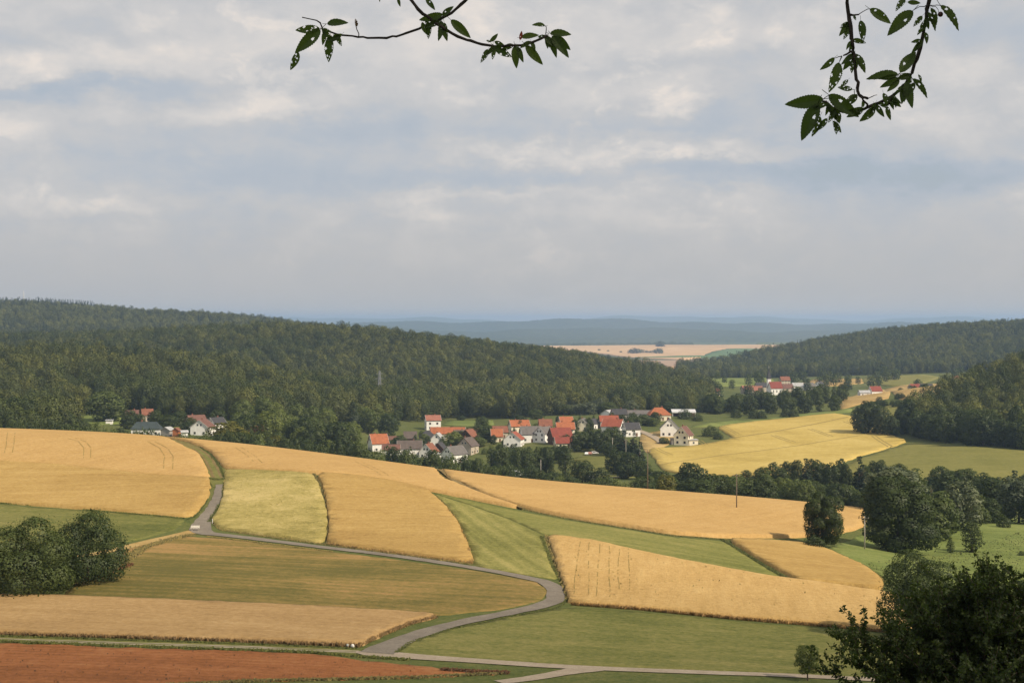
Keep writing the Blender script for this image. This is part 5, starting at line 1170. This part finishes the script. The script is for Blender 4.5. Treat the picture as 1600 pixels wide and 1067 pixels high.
def overhead_cherry():
    D = 6.0; ZX = lambda x, y, d=D: Vector(((x - 800) / FP * d, d, (500 - y) / FP * d))
    a6 = lambda x, y: (430 + x / 3.3333, y / 3.3333); a7 = lambda x, y: (1200 + x / 4.639, y / 4.639)
    gx, gy = 4.6, 4.4; o = empty('cherry_tree', (gx, gy, gz(gx, gy))); inv = -Vector(o.location)
    m_l = leafmat('overhead_leaves', (0.075, 0.11, 0.030), 0.45, .2); m_red = leafmat('red_leaf', (0.22, 0.045, 0.03), .3); m_brown = leafmat('withered_leaf', (0.16, 0.09, 0.045), .3); m_tw = plain('twig_bark', (0.05, 0.038, 0.032), .8, .2, .3, 30)
    LM = [leaf_mesh(s, h, w) for s, h, w in ((1, 0, .40), (2, 1, .42), (3, 2, .44), (4, 4, .44), (5, 7, .44), (6, 1, .38), (7, 12, .42))]
    for m in LM: m.materials.append(m_l)
    LR = LM[1].copy(); LR.materials[0] = m_red; LB = LM[4].copy(); LB.materials[0] = m_brown
    # trunk and limbs, out of view to the right and above
    zt = lambda z: z
    b = MB(); b.tube([(0, 0, -.5), (0, 0, .6), (-.1, .1, 2.2), (-.35, .3, 4.2), (-.5, .4, 6.2)], [.24, .19, .16, .12, .05], 10); b.build('trunk', m_bark, o, True)
    K = lambda p: Vector(p) + inv
    def limb(P, rd): MB().tube([tuple(K(p)) for p in P], rd, 7).build('limb', m_bark, o, True)
    fork = Vector((gx - .2, gy + .15, gz(gx, gy) + 3.0))
    limb([fork, Vector((3.2, 5.2, 2.3)), ZX(1460, -160), ZX(1452, -20)], [.07, .045, .02, .0085])
    limb([fork + Vector((0, 0, .3)), Vector((2.6, 5.4, 2.6)), ZX(1330, -200), ZX(1324, -20)], [.06, .04, .016, .0075])
    limb([fork + Vector((-.1, 0, .8)), Vector((2.0, 5.2, 3.0)), Vector((.8, 5.6, 2.6)), ZX(760, -130), ZX(736, -6)], [.07, .05, .035, .014, .0065])
    limb([Vector((.8, 5.6, 2.6)), Vector((.1, 5.8, 2.3)), ZX(612, -120), ZX(640, -6)], [.03, .024, .012, .0060])
    def twig(pts, r0, r1, dz=0.0):
        P = [ZX(x, y, D + dz) for x, y in pts]; Q = [P[0]]
        for i in range(len(P) - 1): Q += [P[i].lerp(P[i + 1], .35) + Vector((random.uniform(-.003, .003), random.uniform(-.02, .02), random.uniform(-.003, .003))), P[i + 1]]
        n = len(Q); rd = [(r0 + (r1 - r0) * i / (n - 1)) * random.uniform(.9, 1.22) for i in range(n)]
        MB().tube([tuple(K(p)) for p in Q], rd, 7).build('twig', m_tw, o, True)
    twig([a6(*p) for p in ((690,-30),(730,30),(770,75),(830,120),(920,175),(1000,210),(1050,225),(1130,240),(1190,242),(1250,238),(1340,222),(1380,205),(1420,185))], .0062, .0042)
    twig([a6(*p) for p in ((1025,-25),(985,10),(940,50),(870,95),(780,135),(680,175),(630,192),(580,200),(480,200),(430,195),(350,185),(250,155),(238,130),(215,108),(140,92))], .0064, .0022, .02)
    twig([a6(*p) for p in ((435,190),(425,155),(418,130))], .002, .0012); twig([a6(*p) for p in ((1405,185),(1412,150),(1400,135))], .002, .0012)
    twig([a7(*p) for p in ((575,-25),(580,80),(590,150),(605,280),(618,350),(625,400),(640,580),(648,640),(660,690),(690,708),(722,715))], .0078, .0052)
    twig([a7(*p) for p in ((1165,-25),(1160,40),(1150,100),(1130,210),(1115,300),(1080,430),(1045,530),(1000,610),(950,660),(900,700),(800,750),(730,775),(680,800),(620,815),(560,815),(510,800),(470,785),(420,740),(360,705))], .0080, .0042, .03)
    for q in ([(600,110),(660,108)], [(610,380),(575,392),(545,405)], [(1040,540),(1010,540),(985,548)], [(720,775),(690,730),(665,700)], [(900,700),(880,740),(865,768)]): twig([a7(*p) for p in q], .005, .003)
    A = [(232,150,98,155,6),(235,155,105,275,1),(120,272,80,365,6),(270,125,380,120,0),(255,165,248,235,2),(288,190,272,322,4),(320,185,345,240,3),(640,-12,650,36,0),(785,-5,832,52,1),(872,75,748,105,0),(870,85,928,36,1),(915,105,1018,195,0),(866,110,855,216,1),(880,120,892,215,2),
         (806,130,795,202,4),(1118,218,1162,176,0),(1100,212,1125,222,1),(1108,258,1072,330,4),(1143,240,1228,300,4),(1142,218,1198,242,1),(1246,242,1257,354,0),(1266,248,1290,328,0),(1305,238,1392,336,0),(1282,196,1372,184,0),(1368,195,1425,190,1),(1405,135,1338,130,2),(1432,175,1542,176,0),(1442,188,1528,304,0),(1428,195,1466,300,0),(1412,200,1420,256,1),(1456,182,1540,260,0),(540,-18,545,12,0)]
    B = [(738,66,888,172,2),(672,150,688,308,3),(600,180,546,288,4),(620,110,640,150,3),(482,420,384,508,1),(516,455,448,668,4),(628,392,706,528,2),(618,430,604,530,6),(612,650,508,630,6),(580,580,520,640,6),(440,688,650,852,1),(402,720,132,760,0),(362,750,248,1012,1),(378,845,328,992,6),(420,760,525,885,3),(430,860,354,950,2),(470,878,535,962,6),(482,880,502,975,4),(690,722,682,796,3),
         (776,778,672,882,2),(836,676,862,776,2),(862,772,886,872,2),(908,690,926,784,2),(1002,590,1032,790,0),(1048,572,1168,704,1),(1090,542,1112,606,1),(958,528,1085,360,1),(944,540,720,560,0),(932,552,806,576,0),(950,568,818,632,0),(952,580,868,664,0),(1050,80,872,248,1),(1250,40,1388,216,2),(1158,90,1218,224,1),(1118,118,1056,192,4),(1136,150,1088,256,6),(1140,236,1150,320,1),(1012,18,1104,26,0),(992,-5,918,84,4),(1180,60,1240,180,1),(1060,600,1010,700,1)]
    for tw, S, m, ln in ((((250,158),(350,185),(770,110),(850,105),(1130,238),(1250,236),(1340,222),(1410,190)), A, 2, 70), (((592,170),(608,290),(622,390),(655,690),(1145,130),(1110,300),(1040,540),(980,630),(880,712),(790,752),(690,795),(500,798),(430,750)), B, 3, 105)):
        for (x, y) in tw:
            for _ in range(m):
                an = random.uniform(.1, 3.04); l_ = ln * random.uniform(.6, 1.25); x_, y_ = x + random.uniform(-14, 14), y + random.uniform(-8, 8)
                S.append((x_, y_, x_ + math.cos(an) * l_, y_ + math.sin(an) * l_, random.choice((0, 1, 1, 2, 3, 4))))
    for fn, S in ((a6, A), (a7, B)):
        for x0, y0, x1, y1, k in S:
            p = ZX(*fn(x0, y0)); t = ZX(*fn(x1, y1)); ax = t - p; L = ax.length; y = ax.normalized(); face = Vector((random.uniform(-.55, .55), -1, random.uniform(-.4, .5)))
            y = (y + Vector((0, random.uniform(-.25, .25), 0))).normalized(); zz = (face - y * face.dot(y)).normalized(); x = y.cross(zz)
            lf = link('leaf', LM[k], None, o); s = L * 1.02; wd = random.uniform(.85, 1.05)
            M = Matrix(((x.x * wd, y.x, zz.x), (x.y * wd, y.y, zz.y), (x.z * wd, y.z, zz.z))).to_4x4() @ Matrix.Scale(s, 4); M.translation = K(p); lf.matrix_local = M
    for pts, me in (((1275, 210, 1285, 162), LR), ((425, 140, 418, 98), LB)):
        p = ZX(*a6(pts[0], pts[1])); t = ZX(*a6(pts[2], pts[3])); y = (t - p).normalized(); zz = (Vector((.3, -1, .2)) - y * y.dot(Vector((.3, -1, .2)))).normalized(); x = y.cross(zz); lf = link('leaf', me, None, o)
        M = Matrix(((x.x, y.x, zz.x), (x.y, y.y, zz.y), (x.z, y.z, zz.z))).to_4x4() @ Matrix.Scale((t - p).length, 4); M.translation = K(p); lf.matrix_local = M
    bm = bmesh.new(); bmesh.ops.create_uvsphere(bm, u_segments=16, v_segments=10, radius=.0105); me = bpy.data.meshes.new('cherry'); bm.to_mesh(me); bm.free(); me.polygons.foreach_set('use_smooth', [True] * len(me.polygons))
    f = link('cherry', me, plain('ripe_cherry', (0.06, 0.012, 0.015), .3, .5), o); f.location = K(ZX(*a7(1250, 106))); f['label'] = 'dark ripe cherry'
    twig([a7(*p) for p in ((1180,40),(1215,50),(1235,75),(1248,95))], .0013, .0009)
    for q in ([(1150,40),(1100,50),(1050,78)], [(1165,38),(1210,42),(1250,42)], [(660,105),(700,80),(738,68)], [(975,548),(955,535),(945,540)], [(725,718),(760,700),(790,690)], [(400,722),(420,705),(445,690)], [(535,408),(520,440),(514,456)], [(535,408),(510,412),(482,424)], [(640,690),(625,665),(612,650)]): twig([a7(*p) for p in q], .0018, .0012)
    # the crown above: leaves on limbs overhead, out of view
    g = np.random.default_rng(9); n = 9000; c = g.normal(size=(n, 3)); c /= np.linalg.norm(c, axis=1, keepdims=True); c *= (g.random((n, 1)) ** .4); c = c * np.array([4.2, 3.2, 1.5]) + np.array([gx - 1.2, gy - .6, 4.6]) - np.array(o.location)
    d = g.normal(size=(n, 3)); d /= np.linalg.norm(d, axis=1, keepdims=True); w = np.cross(d, g.normal(size=(n, 3))); w /= np.linalg.norm(w, axis=1, keepdims=True); ll = g.uniform(.08, .12, (n, 1))
    V = np.stack([c, c + d * ll * .5 + w * ll * .26, c + d * ll, c + d * ll * .5 - w * ll * .26], 1).reshape(-1, 3)
    me = raw_mesh('crown', V, np.arange(len(V)).reshape(-1, 4), np.repeat(g.random(n), 4)); me.materials.append(m_l); tag(link('crown', me, None, o), kind='stuff')
    for i in range(14):
        e = Vector((gx - 1.2 + random.uniform(-3, 3), gy - .6 + random.uniform(-2.4, 2.4), 4.6 + random.uniform(-.6, .9))); limb([fork + Vector((-.2, .1, random.uniform(.5, 2.4))), (fork + e) / 2 + Vector((0, 0, .5)), e], [.05, .03, .008])
    tag(o, 'overhanging cherry twigs with chewed leaves against the sky', 'tree')
overhead_cherry()

# ------------------------------------------------------------------ an unseen cloud that shades the near slope, and the air itself
def cloud(label, gxy, rx, ry, rz, h=1500, dens=.004, lumps=7):
    c = Vector((gxy[0], gxy[1], -45)) + sdir * ((h + 45) / sdir.z); bm = bmesh.new(); g = random.Random(int(abs(gxy[0] + gxy[1])))
    me0 = None; P = [(0, 0, 0, 1.0)] + [(g.uniform(-.55, .55), g.uniform(-.55, .55), g.uniform(0, .25), g.uniform(.35, .6)) for _ in range(lumps)]
    for x, y, z, s in P[:1]:
        bmesh.ops.create_icosphere(bm, subdivisions=4, radius=1)
    for v in bm.verts:
        n = v.co.normalized(); k = 1 + .16 * math.sin(n.x * 7 + 1.3) * math.sin(n.y * 6 + .4) + .10 * math.sin(n.x * 13 + n.z * 9) + .07 * math.sin(n.y * 17 + 2)
        v.co = Vector((n.x * rx, n.y * ry, n.z * rz * (1 if n.z > 0 else .5))) * k
    me = bpy.data.meshes.new('cloud'); bm.to_mesh(me); bm.free(); me.polygons.foreach_set('use_smooth', [True] * len(me.polygons))
    m = MATS.get('cloud')
    if not m:
        m = bpy.data.materials.new('cloud'); m.use_nodes = True; T = NT(m.node_tree); T.n.clear(); out = T.new('ShaderNodeOutputMaterial'); v = T.new('ShaderNodeVolumePrincipled')
        v.inputs['Color'].default_value = (.97, .97, .97, 1); v.inputs['Density'].default_value = dens; v.inputs['Anisotropy'].default_value = .4; T.l.new(v.outputs[0], out.inputs['Volume']); MATS['cloud'] = m
    o = link('cloud', me, m); o.location = c; tag(o, label, 'cloud', 'broken clouds')
cloud('broad cloud high above the near slope, outside the picture', (20, -160), 620, 372, 170)
#cloud('long cloud high above the left wooded hill, outside the picture', (-260, 1330), 620, 430, 150)
def haze():
    m = bpy.data.materials.new('haze'); m.use_nodes = True; T = NT(m.node_tree); T.n.clear(); out = T.new('ShaderNodeOutputMaterial'); v = T.new('ShaderNodeVolumePrincipled')
    v.inputs['Color'].default_value = (.47, .66, 1.0, 1); v.inputs['Density'].default_value = 0.000077; v.inputs['Anisotropy'].default_value = .15; T.l.new(v.outputs[0], out.inputs['Volume'])
    zmin = float(min(v_.co.z for v_ in bpy.data.objects['ground'].data.vertices)) - 1.5
    o = MB().box(-20500, 20500, -120, 26800, zmin, 66).build('haze', m); tag(o, 'thin bluish summer haze over the whole valley', 'haze', None, 'stuff')
haze()

# ------------------------------------------------------------------ tell look-alikes apart by their order
ORD = ['leftmost', 'second from the left', 'third from the left', 'fourth from the left', 'fifth from the left', 'sixth from the left', 'seventh from the left', 'eighth from the left', 'ninth from the left', 'tenth from the left', 'eleventh from the left', 'twelfth from the left', 'thirteenth from the left', 'fourteenth from the left',
       'fifteenth from the left', 'sixteenth from the left', 'seventeenth from the left', 'eighteenth from the left', 'nineteenth from the left', 'twentieth from the left', 'twenty-first from the left', 'twenty-second from the left', 'twenty-third from the left', 'twenty-fourth from the left', 'twenty-fifth from the left', 'twenty-sixth from the left', 'twenty-seventh from the left', 'twenty-eighth from the left', 'twenty-ninth from the left', 'thirtieth from the left', 'thirty-first from the left', 'thirty-second from the left']
by = {}
for o in scene.objects:
    if o.parent is None and o.get('group') and o.get('label') and o.get('kind') is None: by.setdefault((o['group'], o['label']), []).append(o)
for (g_, lb), L in by.items():
    if 2 <= len(L) <= len(ORD):
        L.sort(key=lambda q: q.location.x / max(q.location.y, 1))
        for q, w in zip(L, ORD): q['label'] = lb + ', ' + w
